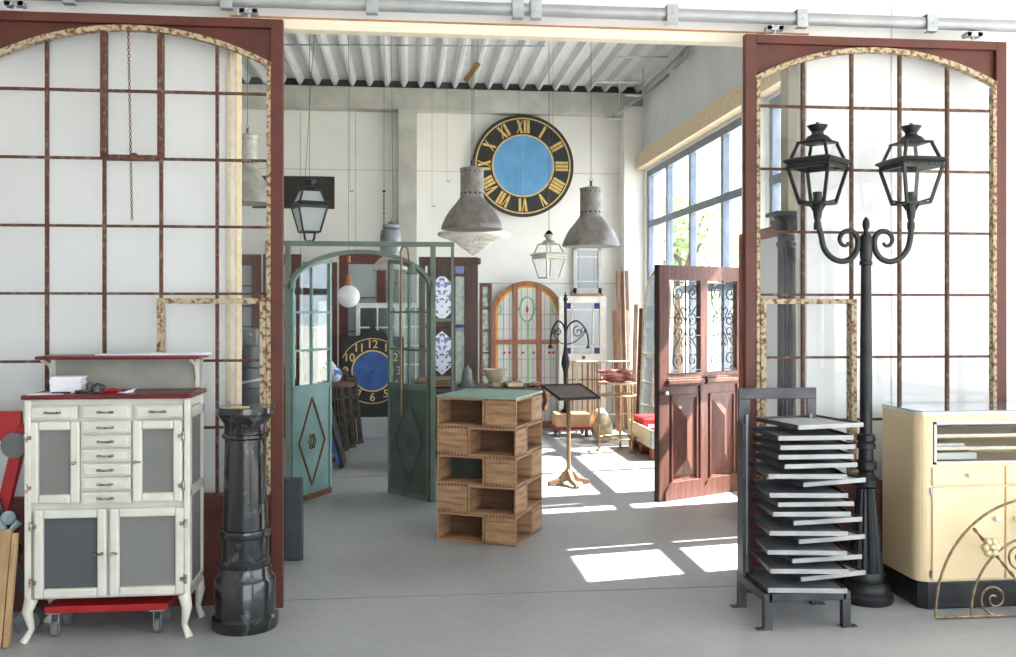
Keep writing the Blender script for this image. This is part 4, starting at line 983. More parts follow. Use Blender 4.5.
# hanging rusty plate
x0, x1 = X(252, 11), X(334.5, 11); z0, z1 = Z(208.5, 300, 11), Z(176, 300, 11)
t = thing('metal_plate', 'dark rusty rectangular metal plate hanging on wires behind the lantern', 'plate', ((x0 + x1) / 2, 11, z0))
MB().box(-(x1 - x0) / 2, (x1 - x0) / 2, 0, .03, 0, z1 - z0).build('plate', PLATE, t, .008)
m = MB(); xw = X(305, 11) - (x0 + x1) / 2
m.tube([(xw, .02, z1 - z0), (xw + .1, .02, CZ + .06 - z0)], .003, 6); m.tube([(-.3, .02, z1 - z0), (-.3, .02, CZ + .06 - z0)], .003, 5); m.build('suspension_wire', WIRE, t)
# empty wires and hooks hanging from the ceiling grid
for i, (px, py, yy, lb) in enumerate(((350, 190, 11.5, 'left of the concrete column'), (432, 205, 11.5, 'right of the concrete column'), (519, 120, 11, 'above the tower clock'), (553, 150, 10.6, 'beside the tower clock numeral two'), (447, 180, 12, 'left of the tower clock'))):
    z = Z(py, px, yy); m = MB(); m.tube([(0, 0, 0), (.0, 0, CZ + .06 - z)], .0016, 5); m.tube([(.02 - .02 * math.cos(q), 0, -.0 - .02 * math.sin(q)) for q in [w_ * PI / 8 for w_ in range(9)]], .004, 5)
    o = m.build('hanging_wire', WIRE); o.location = (X(px, yy), yy, z); tag(o, 'thin empty wire with hook hanging %s' % lb, 'wire', 'empty ceiling wires')
# rod running across below the ceiling, and diagonal tie
m = MB(); yy = 9.2; m.tube([(X(250, yy), yy, Z(46, 300, yy)), (X(545, yy), yy, Z(46, 545, yy))], .008, 6)
o = m.build('ceiling_rod', STEEL); tag(o, 'thin horizontal steel rod below the ribbed ceiling', 'rod')
o = MB().cbox(0, 0, 0, .06, .03, .26, 0, 0, .62).build('wooden_block', mat('block_wood', (170, 128, 84), (146, 106, 66)), None, .004); o.location = (X(472, 11), 11, Z(72, 472, 11)); tag(o, 'small wooden slat hanging slanted below the ceiling', 'slat')
MB().tube([(.06, 0, .08), (.06, 0, CZ + .06 - o.location.z)], .003, 5).build('slat_wire', WIRE, o)
# steel cable tray brackets in the far right corner
t = thing('cable_support', 'galvanised pipe and bracket assembly below the ceiling in right corner', 'pipe bracket', (0, 0, 0))
yy = 11.8
m = MB(); P = lambda px, py, y=yy: (X(px, y), y, Z(py, px, y))
m.tube([P(612, 117), P(643, 96), P(672, 72), P(688, 50, 10.6)], .018, 8); m.build('diagonal_pipe', STEEL, t)
m = MB(); m.tube([P(596, 82), P(645, 82)], .014, 6); m.tube([P(617, 57, 11), P(668, 57, 11)], .014, 6); m.tube([P(625, 95), P(645, 96)], .014, 6); m.build('cross_bar', STEEL, t)
MB().tube([P(620, 82), P(620, 112)], .012, 6).build('hanger', STEEL, t)
MB().tube([P(643, 97), (P(643, 60)[0], yy, CZ)], .012, 6).build('hanger', STEEL, t)
MB().box(X(606, yy), X(622, yy), yy - .04, yy + .04, Z(119, 612, yy), Z(117, 612, yy)).build('end_plate', STEEL, t)

# ------------------------------------------------------------------ rear wall pieces
# arched stained glass window
AY = 13.15; ax0, ax1 = X(491, AY), X(563.5, AY); aw = ax1 - ax0; az = Z(281, 527, AY)
t = thing('arched_stained_window', 'arched orange-brown wooden window with stained leaded glass and red diamonds', 'window', ((ax0 + ax1) / 2, AY, 0))
h = aw / 2; zs = az - h * .93; k_ = .93
m = MB(); fr = .065
m.band([((h - fr) * math.cos(PI - PI * i / 32), zs + (h * k_ - fr) * math.sin(PI * i / 32)) for i in range(33)], [(h * math.cos(PI - PI * i / 32), zs + h * k_ * math.sin(PI * i / 32)) for i in range(33)], 0, .06)
m.box(-h, -h + fr, 0, .06, 0, zs); m.box(h - fr, h, 0, .06, 0, zs)
zr = Z(342, 527, AY)
for x in (-h * .33, h * .33): m.box(x - .035, x + .035, -.005, .065, 0, zs + h * k_ * math.sqrt(1 - (x / h) ** 2) - .02)
m.box(-h + .02, h - .02, -.003, .063, zr - .03, zr + .03); m.box(-h + .02, h - .02, 0, .06, 0, .1)
m.build('frame', ARCHW, t, .004)
PALEG = glass('pale_leaded_glass', (.9, .92, .9), .1, .1, .75, (.80, .80, .76))
MB().prism([(-h + .03, .05)] + [(h - .03, .05)] + [((h - .04) * math.cos(PI * i / 24), zs + (h * k_ - .04) * math.sin(PI * i / 24)) for i in range(25)], .028, .034).build('glass', PALEG, t)
m = MB()
m.band([((h - fr - .03) * math.cos(PI - PI * i / 32), zs + (h * k_ - fr - .03) * math.sin(PI * i / 32)) for i in range(33)], [((h - fr) * math.cos(PI - PI * i / 32), zs + (h * k_ - fr) * math.sin(PI * i / 32)) for i in range(33)], .02, .036)
m.box(-h + fr, -h + fr + .03, .02, .036, .1, zs); m.build('amber_border', mat('amber_glass', (226, 160, 50), (212, 142, 40), .3), t)
m = MB()
for i in range(-5, 6):
    x = i * .083
    m.box(x - .003, x + .003, .022, .027, .1, zs + (h * k_ - .06) * math.sqrt(max(0, 1 - (x / (h - .06)) ** 2)))
for z in (zr + .18, zr - .24, zr - .5, zr - .75, zr + .38): m.box(-h + .08, h - .08, .022, .027, z - .003, z + .003)
m.build('lead_lines', mat('lead', (120, 124, 130)), t)
m = MB()
for x in (-.20 * 1.6, -.20 * 1.25, -.06, .09, .31, .37):
    z = zr - .15; m.prism([(x - .022, z), (x, z - .022), (x + .022, z), (x, z + .022)], .016, .026)
m.prism([(-.02, zs + .07), (0, zs + .02), (.02, zs + .07), (0, zs + .14)], .014, .026); m.build('red_diamonds', mat('red_glass', (206, 56, 52), (186, 44, 44), .3), t)
m = MB(); m.box(-.012 + .01, .026, .018, .026, .1, zs - .1)
m.tube([(.10 * math.sin(a), .02, zs + .08 + .17 * math.cos(a)) for a in [q * PI / 10 for q in range(20)]], .012, 5, True)
for s in (-1, 1): m.tube([(s * .40 + .045 * math.sin(a), .02, zs + .08 + .07 * math.cos(a)) for a in [q * PI / 6 for q in range(12)]], .008, 5, True)
m.build('green_glass', mat('green_glass', (150, 196, 140), (130, 180, 124), .3), t)
m = MB()
for s in (-1, 1): m.prism([(s * .13 - .025, zs + .08), (s * .13, zs + .055), (s * .13 + .025, zs + .08), (s * .13, zs + .105)], .016, .026)
m.build('blue_glass', mat('blue_glass', (110, 140, 190), (96, 126, 180), .3), t)

# white glazed door and small white casement above
DY = 12.95
t = thing('white_glazed_door', 'white glazed door with blue corner panes and latticed base, right of arched window', 'door', (X(559, DY), DY, 0))
W = X(606, DY) - X(559, DY); H = Z(296.5, 580, DY); zl_ = Z(361, 580, DY)
m = MB(); s_ = .085; m.box(0, s_, 0, .045, 0, H); m.box(W - s_, W, 0, .045, 0, H); m.box(s_, W - s_, 0, .045, H - .09, H); m.box(s_, W - s_, 0, .045, zl_, zl_ + .1); m.box(s_, W - s_, 0, .045, 0, .12); m.build('frame', WPAINT, t, .004)
m = MB()
for z in (H - .19, zl_ + .19): m.box(s_, W - s_, .01, .035, z, z + .018)
for x in (s_ + .09, W - s_ - .1): m.box(x, x + .018, .01, .035, zl_ + .1, H - .09)
m.build('glazing_bars', WPAINT, t)
MB().box(s_, W - s_, .02, .024, zl_ + .1, H - .09).build('glass', glass('bluish_glass', (.85, .88, .92), .15, .05, .5, (.70, .73, .75)), t)
m = MB()
for x in (s_, W - s_ - .08):
    for z in (H - .17, zl_ + .1): m.box(x, x + .08, .014, .02, z, z + .08)
m.build('corner_panes', mat('navy_glass', (46, 48, 110), (36, 38, 92), .2), t)
MB().lathe([(0, 0), (.025, .005), (.02, .015), (0, .018)], seg=14).build('round_knob', DARKST, t, smooth=True).matrix_local = Matrix.Translation((W * .52, -.012, zl_ + .05)) @ Matrix.Rotation(PI / 2, 4, 'X')
m = MB()
for i in range(7): x = s_ + .04 + i * (W - 2 * s_ - .08) / 6; m.box(x - .006, x + .006, .0, .014, .12, zl_)
for z in (.2, .45, .68): m.box(s_, W - s_, .0, .014, z, z + .012)
m.build('lattice', GOLDIR, t); MB().box(s_, W - s_, .014, .03, .1, zl_).build('lower_panel', mat('lower_cream', (226, 216, 200), (206, 196, 180)), t)
cx0, cx1 = X(573.5, 13.3), X(602, 13.3); cz0, cz1 = Z(296, 588, 13.3), Z(246, 588, 13.3)
t = thing('small_casement', 'narrow pale casement window hung above the white glazed door', 'window', (cx0, 13.32, cz0))
W = cx1 - cx0; H = cz1 - cz0
m = MB(); m.box(0, .05, 0, .045, 0, H); m.box(W - .05, W, 0, .045, 0, H); m.box(0, W, 0, .045, H - .06, H); m.box(0, W, 0, .045, 0.03, .12); m.build('frame', mat('pale_grey_paint', (206, 208, 206), (188, 190, 188), .6), t, .004)
MB().box(-.02, W + .02, -.02, .045, 0, .035).build('sill', mat('pinkish_wood', (190, 140, 116)), t)
m = MB(); m.box(.05, W - .05, .01, .035, .2, .215); m.box(.05, W - .05, .01, .035, H - .16, H - .145); m.box(.09, .1, .01, .035, .12, H - .06); m.box(W - .1, W - .09, .01, .035, .12, H - .06); m.build('glazing_bars', WPAINT, t)
MB().box(.05, W - .05, .02, .024, .1, H - .05).build('glass', MATS['bluish_glass'], t)

# leaning poles and boards in the rear right corner
def lean(name, label, cat, px, py_top, y, wd, m_, dx=0, grp=None, th=.03, lowpx=None, y2=None):
    xt = X(px, y); z = Z(py_top, px, y); m = MB(); m.beam((-dx, -.25, .0), (0, 0, z), wd, th, (0, 1, 0))
    o = m.build(name, m_, None, .003); o.location = (xt, y, .02); tag(o, label, cat, grp)
lean('leaning_pole', 'tall brown pole leaning in rear right corner, left of three', 'pole', 617.5, 272, 12.95, .045, OLDWOOD, 0, 'poles in the rear right corner')
lean('leaning_pole', 'tall brown pole leaning in rear right corner, middle of three', 'pole', 622, 272, 12.98, .045, OLDWOOD, 0, 'poles in the rear right corner')
lean('leaning_pole', 'tall brown pole leaning in rear right corner, right of three', 'pole', 626.5, 272, 12.92, .045, OLDWOOD, 0, 'poles in the rear right corner')
lean('leaning_board', 'short reddish board leaning beside the three tall poles', 'board', 614.5, 312, 12.8, .06, mat('reddish_board', (150, 112, 88), (130, 94, 72)), 0)
lean('leaning_board', 'short pale board with yellow tip in front of the tall poles', 'board', 627, 312, 12.7, .035, PINE, 0)
lean('leaning_board', 'grey weathered board leaning left of the white arched window', 'board', 636, 306, 12.6, .05, OLDWOOD, .1)
lean('leaning_board', 'brown weathered board touching the white arched window', 'board', 641, 310, 12.3, .04, RUST, .12)
# white arched window leaning on the right wall
t = thing('white_arched_window', 'tall peeling white arched window leaning against the blue framed window', 'window', (WX - .42, 10.35, 0), PI / 2 + .0, rx=0)
t.rotation_euler = (-.06, 0, -1.419); t.location = (2.99, 12.28, .01); h = .43; H = 2.18
m = MB(); zs = H - h; CRK = mat('crackled_white', (228, 226, 214), (180, 176, 160), .7, scale=24, lo=.4, hi=.75)
m.band([(h + (h - .055) * math.cos(PI - PI * i / 24), zs + (h - .055) * math.sin(PI * i / 24)) for i in range(25)], [(h + h * math.cos(PI - PI * i / 24), zs + h * math.sin(PI * i / 24)) for i in range(25)], 0, .05)
m.box(0, .055, 0, .05, 0, zs); m.box(2 * h - .055, 2 * h, 0, .05, 0, zs); m.box(0, 2 * h, 0, .05, 0, .08); m.box(0, 2 * h, 0, .05, 1.02, 1.08); m.box(h - .02, h + .02, 0, .05, 0, H - .03); m.build('frame', CRK, t, .003)
m = MB()
for z in (.4, .7, 1.4, 1.7): m.box(.05, 2 * h - .05, .01, .04, z, z + .015)
m.build('glazing_bars', CRK, t)
MB().prism([(.03, .05), (2 * h - .03, .05)] + [(h + (h - .03) * math.cos(PI * i / 16), zs + (h - .03) * math.sin(PI * i / 16)) for i in range(17)], .022, .026).build('glass', GREYG, t)

# delft tile panel cabinet and slim leaded leaf
def tile_mat():
    m = bpy.data.materials.new('delft_tile'); m.use_nodes = True; N = m.node_tree.nodes; L = m.node_tree.links; b = N['Principled BSDF']
    tc = N.new('ShaderNodeTexCoord'); n = N.new('ShaderNodeTexNoise'); n.inputs['Scale'].default_value = 17; n.inputs['Detail'].default_value = 2
    # mirrored ornament: use the absolute x of the object coordinates
    sx = N.new('ShaderNodeSeparateXYZ'); ab = N.new('ShaderNodeMath'); ab.operation = 'ABSOLUTE'; cb = N.new('ShaderNodeCombineXYZ')
    L.new(tc.outputs['Object'], sx.inputs[0]); L.new(sx.outputs[0], ab.inputs[0]); L.new(ab.outputs[0], cb.inputs[0]); L.new(sx.outputs[2], cb.inputs[2]); L.new(cb.outputs[0], n.inputs[0])
    r = N.new('ShaderNodeValToRGB'); r.color_ramp.elements[0].position = .50; r.color_ramp.elements[1].position = .56; r.color_ramp.elements[0].color = lin((222, 226, 238)); r.color_ramp.elements[1].color = lin((84, 90, 156))
    L.new(n.outputs[0], r.inputs[0]); L.new(r.outputs[0], b.inputs['Base Color']); b.inputs['Roughness'].default_value = .2; return m
TILE = tile_mat()
TY = 10.6; x0 = X(419, TY); x1 = X(478, TY); W = x1 - x0; H = Z(257, 450, TY)
DKW = mat('dark_brown_wood', (84, 58, 48), (64, 44, 38), .5, scale=6, stretch=(5, 5, .5))
t = thing('tiled_door_panel', 'dark brown glazed door with blue and white patterned tile panels', 'door', (x0, TY, 0))
m = MB(); m.box(0, .07, 0, .06, 0, H); m.box(W - .15, W, 0, .06, 0, H); m.box(.07, W - .15, 0, .06, H - .1, H); m.box(.07, W - .15, 0, .06, 0, .5)
xm0, xm1 = X(432, TY) - x0, X(452, TY) - x0
for x in (xm0 - .05, xm1 + .01): m.box(x, x + .03, 0, .05, .5, H - .1)
for z in (Z(325, 450, TY) - .03, Z(278, 450, TY) + .02): m.box(.07, W - .15, 0, .05, z, z + .03)
m.build('frame', DKW, t, .004)
MB().box(W - .02, W + .03, -.03, .06, H - .08, H - .01).build('cornice_end', DKW, t, .01)
MB().box(xm0 - .02, xm1 + .01, .03, .045, .5, H - .1).build('tile_ground', DKW, t)
def oct_tile(za, zb):
    xc = (xm0 + xm1) / 2; hw = (xm1 - xm0) / 2; k = (zb - za) * .2; c_ = (za + zb) / 2
    o = MB().prism([(-hw, za - c_ + k), (0, za - c_), (hw, za - c_ + k), (hw, zb - c_ - k), (0, zb - c_), (-hw, zb - c_ - k)], 0, .02).build('tile_panel', TILE, t); o.location = (xc, .01, c_)
oct_tile(Z(321, 442, TY), Z(274, 442, TY)); oct_tile(Z(375, 442, TY), Z(331, 442, TY))
MB().box(xm1 + .04, W - .15, .02, .03, .5, H - .1).build('leaded_glass', mat('greenish_lead_glass', (176, 190, 172), (140, 156, 150), .3, scale=18), t)
m = MB()
for z in (Z(269, 462, TY), Z(327, 462, TY)): m.box(xm1 + .05, W - .16, .008, .02, z - .045, z + .035)
m.build('blue_squares', mat('blue_violet_glass', (84, 84, 160), (64, 64, 136), .2), t)
yy = 11.4; x0 = X(480, yy)
framed_leaf('slim_leaded_leaf', 'slim brown leaf with greenish leaded glass beside the tiled door', 'door', x0, yy, .1, X(490.5, yy) - x0 + .02, Z(283, 484, yy), BRWOOD, 6, 1, .3, mat('greenish_lead_glass2', (176, 196, 176), (96, 112, 100), .3, scale=22), 0, .035)

# ------------------------------------------------------------------ workbench with clutter
BY0 = 9.7; bz = .845; bx0, bx1 = X(408, BY0), X(541, BY0)
t = thing('work_table', 'grey metal-topped work table behind the crate tower', 'table', (0, 0, 0))
MB().box(bx0, bx1, BY0, BY0 + .7, bz - .03, bz).build('table_top', mat('bench_top', (96, 92, 88), (74, 70, 66), .5), t, .003)
for x in (bx0 + .03, bx1 - .07):
    for y in (BY0 + .02, BY0 + .64): MB().box(x, x + .05, y, y + .05, 0, bz - .03).build('leg', DARKST, t)
MB().box(bx0 + .03, bx1 - .03, BY0 + .03, BY0 + .66, .2, .22).build('lower_shelf', DARKST, t)
bl = thing('church_bell', 'small grey bronze bell standing on the work table', 'bell', (X(467, 9.95), 9.9, bz))
MB().lathe([(.10, 0), (.103, .008), (.085, .03), (.066, .06), (.056, .10), (.05, .15), (.044, .18), (.025, .2), (.012, .225)], seg=28).build('bell_body', mat('bell_grey', (120, 122, 120), (96, 98, 98), .4, .6), bl, smooth=True)
m = MB(); m.tube([(.025 * math.cos(a * PI / 6), 0, .255 + .028 * math.sin(a * PI / 6)) for a in range(12)], .008, 6, True); m.build('crown_ring', DARKST, bl)
bo = thing('stone_bowl', 'round cream stoneware bowl on the work table', 'bowl', (X(496, 9.95), 10.0, bz + .04))
MB().lathe([(.06, 0), (.07, .01), (.11, .08), (.135, .13), (.14, .14), (.13, .14), (.10, .08), (.05, .02), (0, .015)], seg=36).build('bowl_body', mat('stoneware', (200, 188, 162), (176, 162, 136), .6, scale=8), bo, smooth=True)
MB().lathe([(.09, -.038), (.085, 0)], seg=20).build('foot', mat('stoneware', (0, 0, 0)), bo)
m = MB(); m.tube([(.02 * math.cos(a), .0, .02 * math.sin(a)) for a in [0]] + [(.03, 0, .02), (.05, 0, .0), (.03, 0, -.03)], .02, 8)
o = m.build('clay_lump', mat('rusty_clay', (150, 112, 84), (120, 86, 62), .8), None, smooth=True); o.location = (X(514, 9.95), 10.15, bz + .05); o.scale = (1, 1, 1); tag(o, 'brown lump of pottery just right of the cream bowl', 'pottery')
dr = thing('small_drawer_box', 'small light wooden drawer box at the right of the work table', 'box', (X(515, 9.8), 9.74, bz))
m = MB(); m.box(-.09, .09, 0, .3, 0, .012); m.box(-.09, -.08, 0, .3, 0, .055); m.box(.08, .09, 0, .3, 0, .055); m.box(-.09, .09, .29, .3, 0, .055); m.box(-.09, .09, 0, .01, 0, .055); m.build('box_body', PINE, dr)
MB().box(-.08, .08, .01, .29, .05, .056).build('lid', mat('lid_dark', (110, 90, 72)), dr)
pk = random.Random(5)
for i in range(8):
    l = pk.uniform(.3, .46); cxp = X(427 + pk.uniform(-7, 9), 9.9); zz = bz + .012 + (i // 3) * .034
    m = MB(); m.beam((-l / 2, 0, .014), (l / 2, pk.uniform(-.05, .05), .014), .06, .028, (0, 0, 1))
    o = m.build('wood_offcut', OLDWOOD if i % 2 else mat('pinkish_board', (176, 130, 108), (150, 108, 88), .8), None, .004); o.location = (max(cxp, bx0 + .2), 9.8 + .11 * (i % 3), zz)
    tag(o, '%s rough board, %s row, in the pile on the work table' % (['bottom', 'middle', 'top'][i // 3], ['front', 'middle', 'rear'][i % 3]), 'board', 'pile of short boards on the work table')
m = MB(); rnd2 = random.Random(9)
prof = [(-.10, .012), (-.03, .03), (.02, .03), (.05, .0), (.055, -.08), (.075, -.15), (.06, -.21), (.045, -.25)]
def dr_(k, u): return .018 * math.sin(k * 1.9 + u * 2.2)
rings = [[m._v((x + dr_(i, u) * (1 if i > 2 else 0), .03 + u * .05, z)) for u in range(6)] for i, (x, z) in enumerate(prof)]
for i in range(len(prof) - 1):
    for u in range(5): m._f([rings[i][u], rings[i][u + 1], rings[i + 1][u + 1], rings[i + 1][u]])
o = m.build('draped_cloth', mat('pinkish_cloth', (196, 142, 116), (140, 88, 70), .9, scale=14, bump=.5), None, smooth=True); sd_ = o.modifiers.new('thick', 'SOLIDIFY'); sd_.thickness = .012; sd_.offset = 1
o.location = (bx1, BY0 + .05, bz); tag(o, 'pinkish brown cloth hanging over the right end of the work table', 'cloth')

# ------------------------------------------------------------------ pedestal stand
SX, SY = X(568.5, 8.85), 8.85
t = thing('reading_stand', 'dark topped pedestal stand with cross foot beside the crate tower', 'stand', (SX, SY, 0))
m = MB(Matrix.Translation((.02, .0, .87)) @ Matrix.Rotation(.30, 4, 'Z') @ Matrix.Rotation(math.radians(14), 4, 'X'))
m.box(-.20, .20, -.19, .19, 0, .016); m.build('top', mat('dark_top', (96, 80, 72), (78, 66, 62), .5), t, .003)
m = MB(Matrix.Translation((.02, .0, .87)) @ Matrix.Rotation(.30, 4, 'Z') @ Matrix.Rotation(math.radians(14), 4, 'X'))
for a, b, c_, d in ((-.21, .21, -.2, -.185), (-.21, .21, .185, .2), (-.21, -.195, -.2, .2), (.195, .21, -.2, .2)): m.box(a, b, c_, d, -.004, .024)
m.build('top_rim', mat('dark_rim', (60, 46, 42)), t, .002)
MB().lathe([(.022, .10), (.02, .3), (.02, .84)], seg=14).build('post', OLDWOOD, t, smooth=True)
for k in range(4):
    a = k * PI / 2 + .25; c_, s = math.cos(a), math.sin(a)
    m = MB(Matrix.Rotation(a, 4, 'Z')); m.prism([(0, .05), (0, .17), (.04, .13), (.10, .07), (.20, .045), (.21, .02), (.2, .0), (.16, .0), (.15, .02), (.06, .03)], -.02, .02); m.build('foot', OLDWOOD, t, .004)

# round tiered iron stand with sacks
t = thing('tiered_stand', 'round three-legged brass tiered stand right of the pedestal stand', 'stand', (X(617.5, 10.9), 10.9, 0))
BR = mat('brassy', (176, 150, 112), (130, 104, 76), .4, .6, scale=20); rs = .215; H = .80
for a in (-.9, 2.9, 1.2):
    c_, s = rs * math.cos(a), rs * math.sin(a); m = MB(); m.tube([(c_, s, .02), (c_, s, H)], .014, 8); m.lathe([(.045, 0), (.03, .015), (.014, .03)], c_, s, 0, 12); m.build('leg', BR, t, smooth=True)
for z in (.16, .66, .80): m = MB(); m.tube([(rs * math.cos(q * PI / 14), rs * math.sin(q * PI / 14), z) for q in range(28)], .012, 6, True); m.build('ring', BR, t, smooth=True)
MB().lathe([(rs, .795), (rs, .805)], seg=28).build('top_plate', OLDWOOD, t)
for i, (a, b, c_) in enumerate(((0, 0, .0), (.02, .01, .075), (-.03, 0, .15))):
    m = MB(); n = 10
    pts = [(-.2 + .4 * k / n, .03 * math.sin(k * 1.1 + i), (.045 + c_) * .62 + .006 + .008 * math.sin(k * 1.7 + i)) for k in range(n + 1)]
    m.tube(pts, [.014 + .014 * math.sin(PI * (k + .6) / (n + 1.2)) for k in range(n + 1)], 10)
    o = m.build('rolled_carpet', mat('maroon_cloth%d' % (i % 2), (120, 50, 56) if i % 2 == 0 else (176, 130, 110), (150, 96, 92), .8, scale=18, stretch=(1, 6, 6)), None, smooth=True); o.location = (X(617.5, 10.9) + a, 10.9 + b, .805)
    tag(o, ['bottom striped maroon bolster on the tiered stand', 'middle pinkish folded bolster on the tiered stand', 'top maroon bolster on the tiered stand'][i], 'bolster')

# pallet with wooden tray box, red bundle and bars
px0, px1 = 2.66, 3.10; py0, py1 = 10.2, 11.3
t = thing('pallet', 'reddish brown wooden pallet on the sunlit floor beside the brown door', 'pallet', (px0, py0, 0))
PW = mat('pallet_wood', (150, 86, 66), (126, 70, 54), .8)
for i in range(3):
    for jx in range(3): MB().box(jx * .17, jx * .17 + .12, i * .49, i * .49 + .12, 0.0, .10).build('pallet_block', PW, t, .003)
m = MB()
for i in range(6): m.box(0, px1 - px0 + .0, i * .20, i * .20 + .10, .10, .125)
m.build('deck_boards', PW, t, .002)
t = thing('pallet_collar', 'light pine collar box with steel corners standing on the pallet', 'box', (px0, py0, .126))
W = px1 - px0; D = 1.1
MB().box(0, W, 0, .02, 0, .2).build('side_board', PINE, t); MB().box(0, W, D - .02, D, 0, .2).build('side_board', PINE, t); MB().box(0, .02, .02, D - .02, 0, .2).build('side_board', PINE, t); MB().box(W - .02, W, .02, D - .02, 0, .2).build('side_board', PINE, t)
m = MB(); m.box(-.003, .09, -.003, 0, .0, .2); m.box(-.003, 0, 0, .09, 0, .2); m.build('corner_plate', STEEL, t)
MB().box(.02, W - .02, .02, D - .02, .02, .1).build('packing', mat('grey_mix', (170, 168, 176), (120, 114, 118), .8, scale=20), t)
o = MB().box(0, .36, 0, .55, 0, .16).build('red_box', mat('bright_red', (214, 40, 48), (200, 30, 40), .5), None, .02); o.location = (px0 + .05, py0 + .55, .231); tag(o, 'bright red box with white stripe lying in the pine collar', 'box')
MB().box(.05, .31, -.004, 0, .06, .10).build('white_stripe', PAPER, o)
m = MB(); m.beam((.0, 0, 0.01), (-.2, .1, .46), .06, .04); o = m.build('steel_angle_bar', DARKST); o.location = (px0 + .36, py0 + .12, .232); tag(o, 'dark steel bar leaning out of the pine collar box', 'bar')
m = MB(); m.beam((0, 0, 0.01), (-.22, .12, .02), .04, .02, (0, 0, 1)); o = m.build('steel_angle_bar', DARKST); o.location = (px0 + .30, py0 + .2, .24); tag(o, 'short black bar lying flat in the pine collar box', 'bar')

# red trolley with carton in the rear
t = thing('red_trolley', 'low red four-wheeled trolley with carton near the rear white door', 'trolley', (X(570, 12.4), 12.3, 0))
MB().box(-.24, .24, -.15, .25, .10, .13).build('platform', REDP, t, .004)
for x in (-.18, .18):
    for y in (-.12, .2): MB().tube([(x - .015, y, .05), (x + .015, y, .05)], .05, 14).build('wheel', RUBBER, t, smooth=True)
o = MB().box(-.22, .22, -.14, .24, 0, .17).build('carton', mat('carton', (206, 160, 124), (186, 140, 104), .8), None, .004); o.location = (X(570, 12.4), 12.3, .131); tag(o, 'light brown carton standing on the red trolley', 'box')
# candelabra on the carton
CY = 12.36; t = thing('iron_lamp_stand', 'black cast iron lamp stand with curved filigree arms before the white door', 'lamp stand', (X(565.5, CY), CY, .302))
tz = Z(292, 565, CY) - .302
m = MB(); m.lathe([(.07, 0), (.06, .03), (.03, .05), (.022, .1), (.022, Z(392, 565, CY) - .302), (.03, Z(372, 565, CY) - .302), (.06, Z(364, 565, CY) - .302), (.05, Z(358, 565, CY) - .302), (.03, Z(352, 565, CY) - .302), (.02, Z(345, 565, CY) - .302), (.02, tz - .12), (.035, tz - .1), (.015, tz - .06), (.03, tz - .05), (.008, tz - .03), (.006, tz)], seg=18); m.build('stem', BLACK, t, smooth=True)
za = Z(335, 565, CY) - .302
for s, mt_ in ((-1, BLACK), (1, BLACK)):
    L_ = .20 if s < 0 else .31; m = MB(); hh = .30
    m.tube([(s * (L_ / 2 - L_ / 2 * math.cos(PI * i / 18)), 0, za - .04 + (hh * .75 if i < 9 else hh * .75) * math.sin(PI * i / 18) ** .8 - (.10 * max(0, i - 9) / 9)) for i in range(19)], .013, 6)
    m.tube(spiral(s * L_ * .55, za + .04, L_ * .26, .012, PI / 2, 1.3 * s, 20), .008, 5); m.tube(spiral(s * L_ * .78, za + .06, L_ * .14, .01, 0, 1.2 * s, 16), .007, 5)
    m.tube([(s * .02, 0, za - .12), (s * L_ * .35, 0, za - .10), (s * L_ * .7, 0, za - .02), (s * L_ * .9, 0, za + .06)], .008, 5)
    m.lathe([(.0, 0), (.02, .01), (.04, -.035), (.034, -.035), (0, .0)], s * L_, 0, za - .14, 12)
    m.build('filigree_arm', mt_, t, smooth=True)
# burlap bundles
for i, (px, yy, r_) in enumerate(((600, 12.3, .115), (603, 11.7, .11))):
    m = MB(); m.lathe([(r_ * .8, 0), (r_ * 1.05, .06), (r_ * 1.1, .18), (r_ * .9, .28), (r_ * .5, .34), (r_ * .2, .36)], seg=18)
    o = m.build('stone_fragment', mat('beige_stone', (196, 174, 146), (160, 136, 110), .9, scale=10, bump=.6), None, smooth=True); o.location = (X(px, yy), yy, 0)
    tag(o, ['rough beige stone fragment on the floor right of the red trolley', 'smaller rough beige stone fragment left of the tiered stand'][i], 'stone')
# thin metal bed rail behind the stand
t = thing('iron_bedstead', 'pale iron railing with thin bars standing before the white glazed door', 'railing', (X(575, 12.7), 12.58, 0))
W = X(628, 12.7) - X(575, 12.7); m = MB(); H = Z(361, 600, 12.7); m.tube([(0, 0, H), (W, 0, H)], .014, 6); m.tube([(0, 0, .25), (W, 0, .25)], .010, 6)
for x in (0, W): m.tube([(x, 0, 0), (x, 0, H)], .014, 6)
m.build('rail_frame', LAMPL, t)
m = MB()
for i in range(1, 9): m.tube([(W * i / 9, 0, .25), (W * i / 9, 0, H)], .006, 5)
m.build('bars', GOLDIR, t)

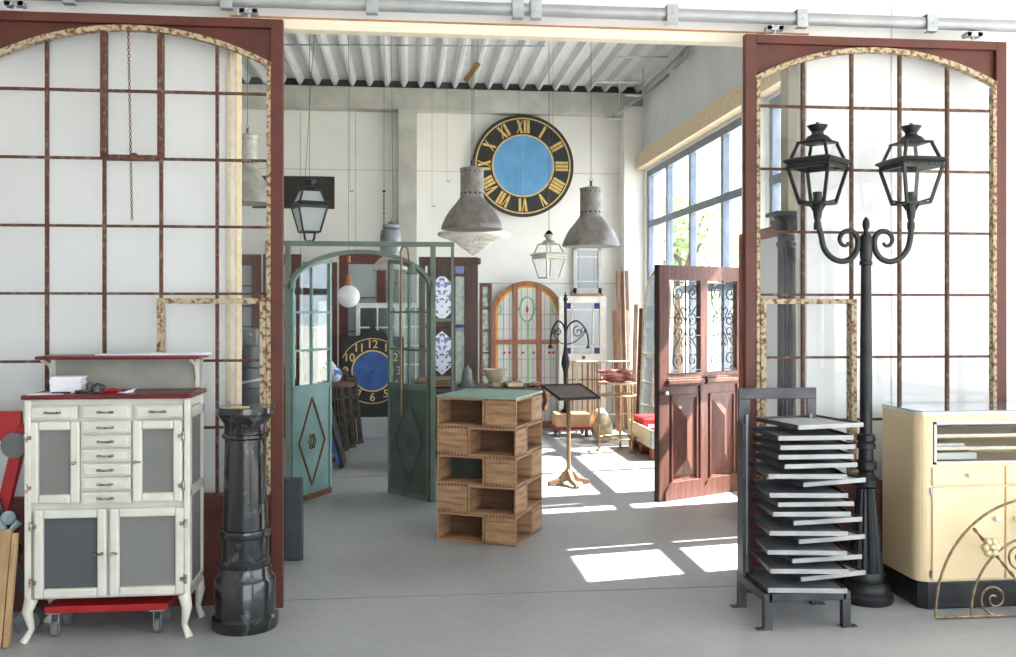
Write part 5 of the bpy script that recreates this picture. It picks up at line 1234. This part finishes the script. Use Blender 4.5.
# ------------------------------------------------------------------ left clutter near the blue clock
IRO = mat('rusty_dark_iron', (60, 54, 46), (84, 74, 60), .8, .3, scale=20, bump=.3)
for i, (px, py, yy, tl) in enumerate(((344, 368, 11.0, .14), (352, 372, 11.25, .16), (360, 378, 11.6, .15))):
    t = thing('cast_iron_panel', ['rusty openwork cast iron panel leaning left of the blue clock, nearest one', 'rusty openwork cast iron panel leaning between two others left of the blue clock', 'rusty openwork cast iron panel leaning closest to the blue clock'][i], 'panel', (X(px - 14, yy), yy, 0), 1.15, None, 0)
    t.rotation_euler = (-.12, 0, 1.0); t.location.z = .0
    W = .36; H = Z(py, px, yy); m = MB(); m.box(0, .04, 0, .03, 0, H); m.box(W - .04, W, 0, .03, 0, H); m.box(0, W, 0, .03, 0, .04); m.box(0, W, 0, .03, H - .04, H)
    for k in range(1, 6): m.box(W * k / 6 - .01, W * k / 6 + .01, .005, .025, 0, H - .02 + .04 * (k % 2))
    for z in (.3, .6): m.box(0, W, .005, .025, z, z + .02)
    for k in range(5): m.tube([(W * (k + .5) / 5 + .035 * math.cos(q * PI / 4), .015, .45 + .035 * math.sin(q * PI / 4)) for q in range(8)], .008, 5, True)
    m.build('openwork', IRO, t)
t = thing('folding_board', 'black board with blue edge leaning behind the left teal gate leaf', 'board', (X(344, 10.3), 10.2, 0))
m = MB(); m.beam((0, 0, .01), (-.2, 0, .76), .05, .45); m.build('black_board', BLACK, t, .003)
m = MB(); m.beam((-.035, -.0, .05), (-.225, .0, .76), .03, .46); m.build('blue_face', DEEPB, t, .003)
m = MB(); m.box(-.25, -.02, .1, .13, .16, .2); m.beam((-.22, .12, .0), (-.2, .1, .7), .03, .03); m.build('strut', BLACK, t)
m = MB(); m.sphere((0, 0, 0), .09); m.tube([(0, 0, .05), (-.05, 0, .13), (-.12, .02, .16)], [.05, .04, .02], 8)
o = m.build('porcelain_vase', mat('blue_white_ceramic', (214, 220, 230), (60, 96, 176), .2, scale=12, lo=.48, hi=.56), None, smooth=True)
t = thing('small_side_table', 'dark small table behind the left teal gate leaf holding a ceramic piece', 'table', (X(327, 10.6), 10.6, 0))
tz = Z(383, 330, 10.6); MB().lathe([(.3, tz - .03), (.3, tz)], seg=28).build('table_top', BRWOOD, t); MB().lathe([(.2, 0), (.03, .04), (.03, tz - .03)], seg=16).build('pedestal', BRWOOD, t)
o.location = (X(334, 10.6), 10.6, tz + .088); tag(o, 'blue and white ceramic piece on the small dark table', 'ceramic')
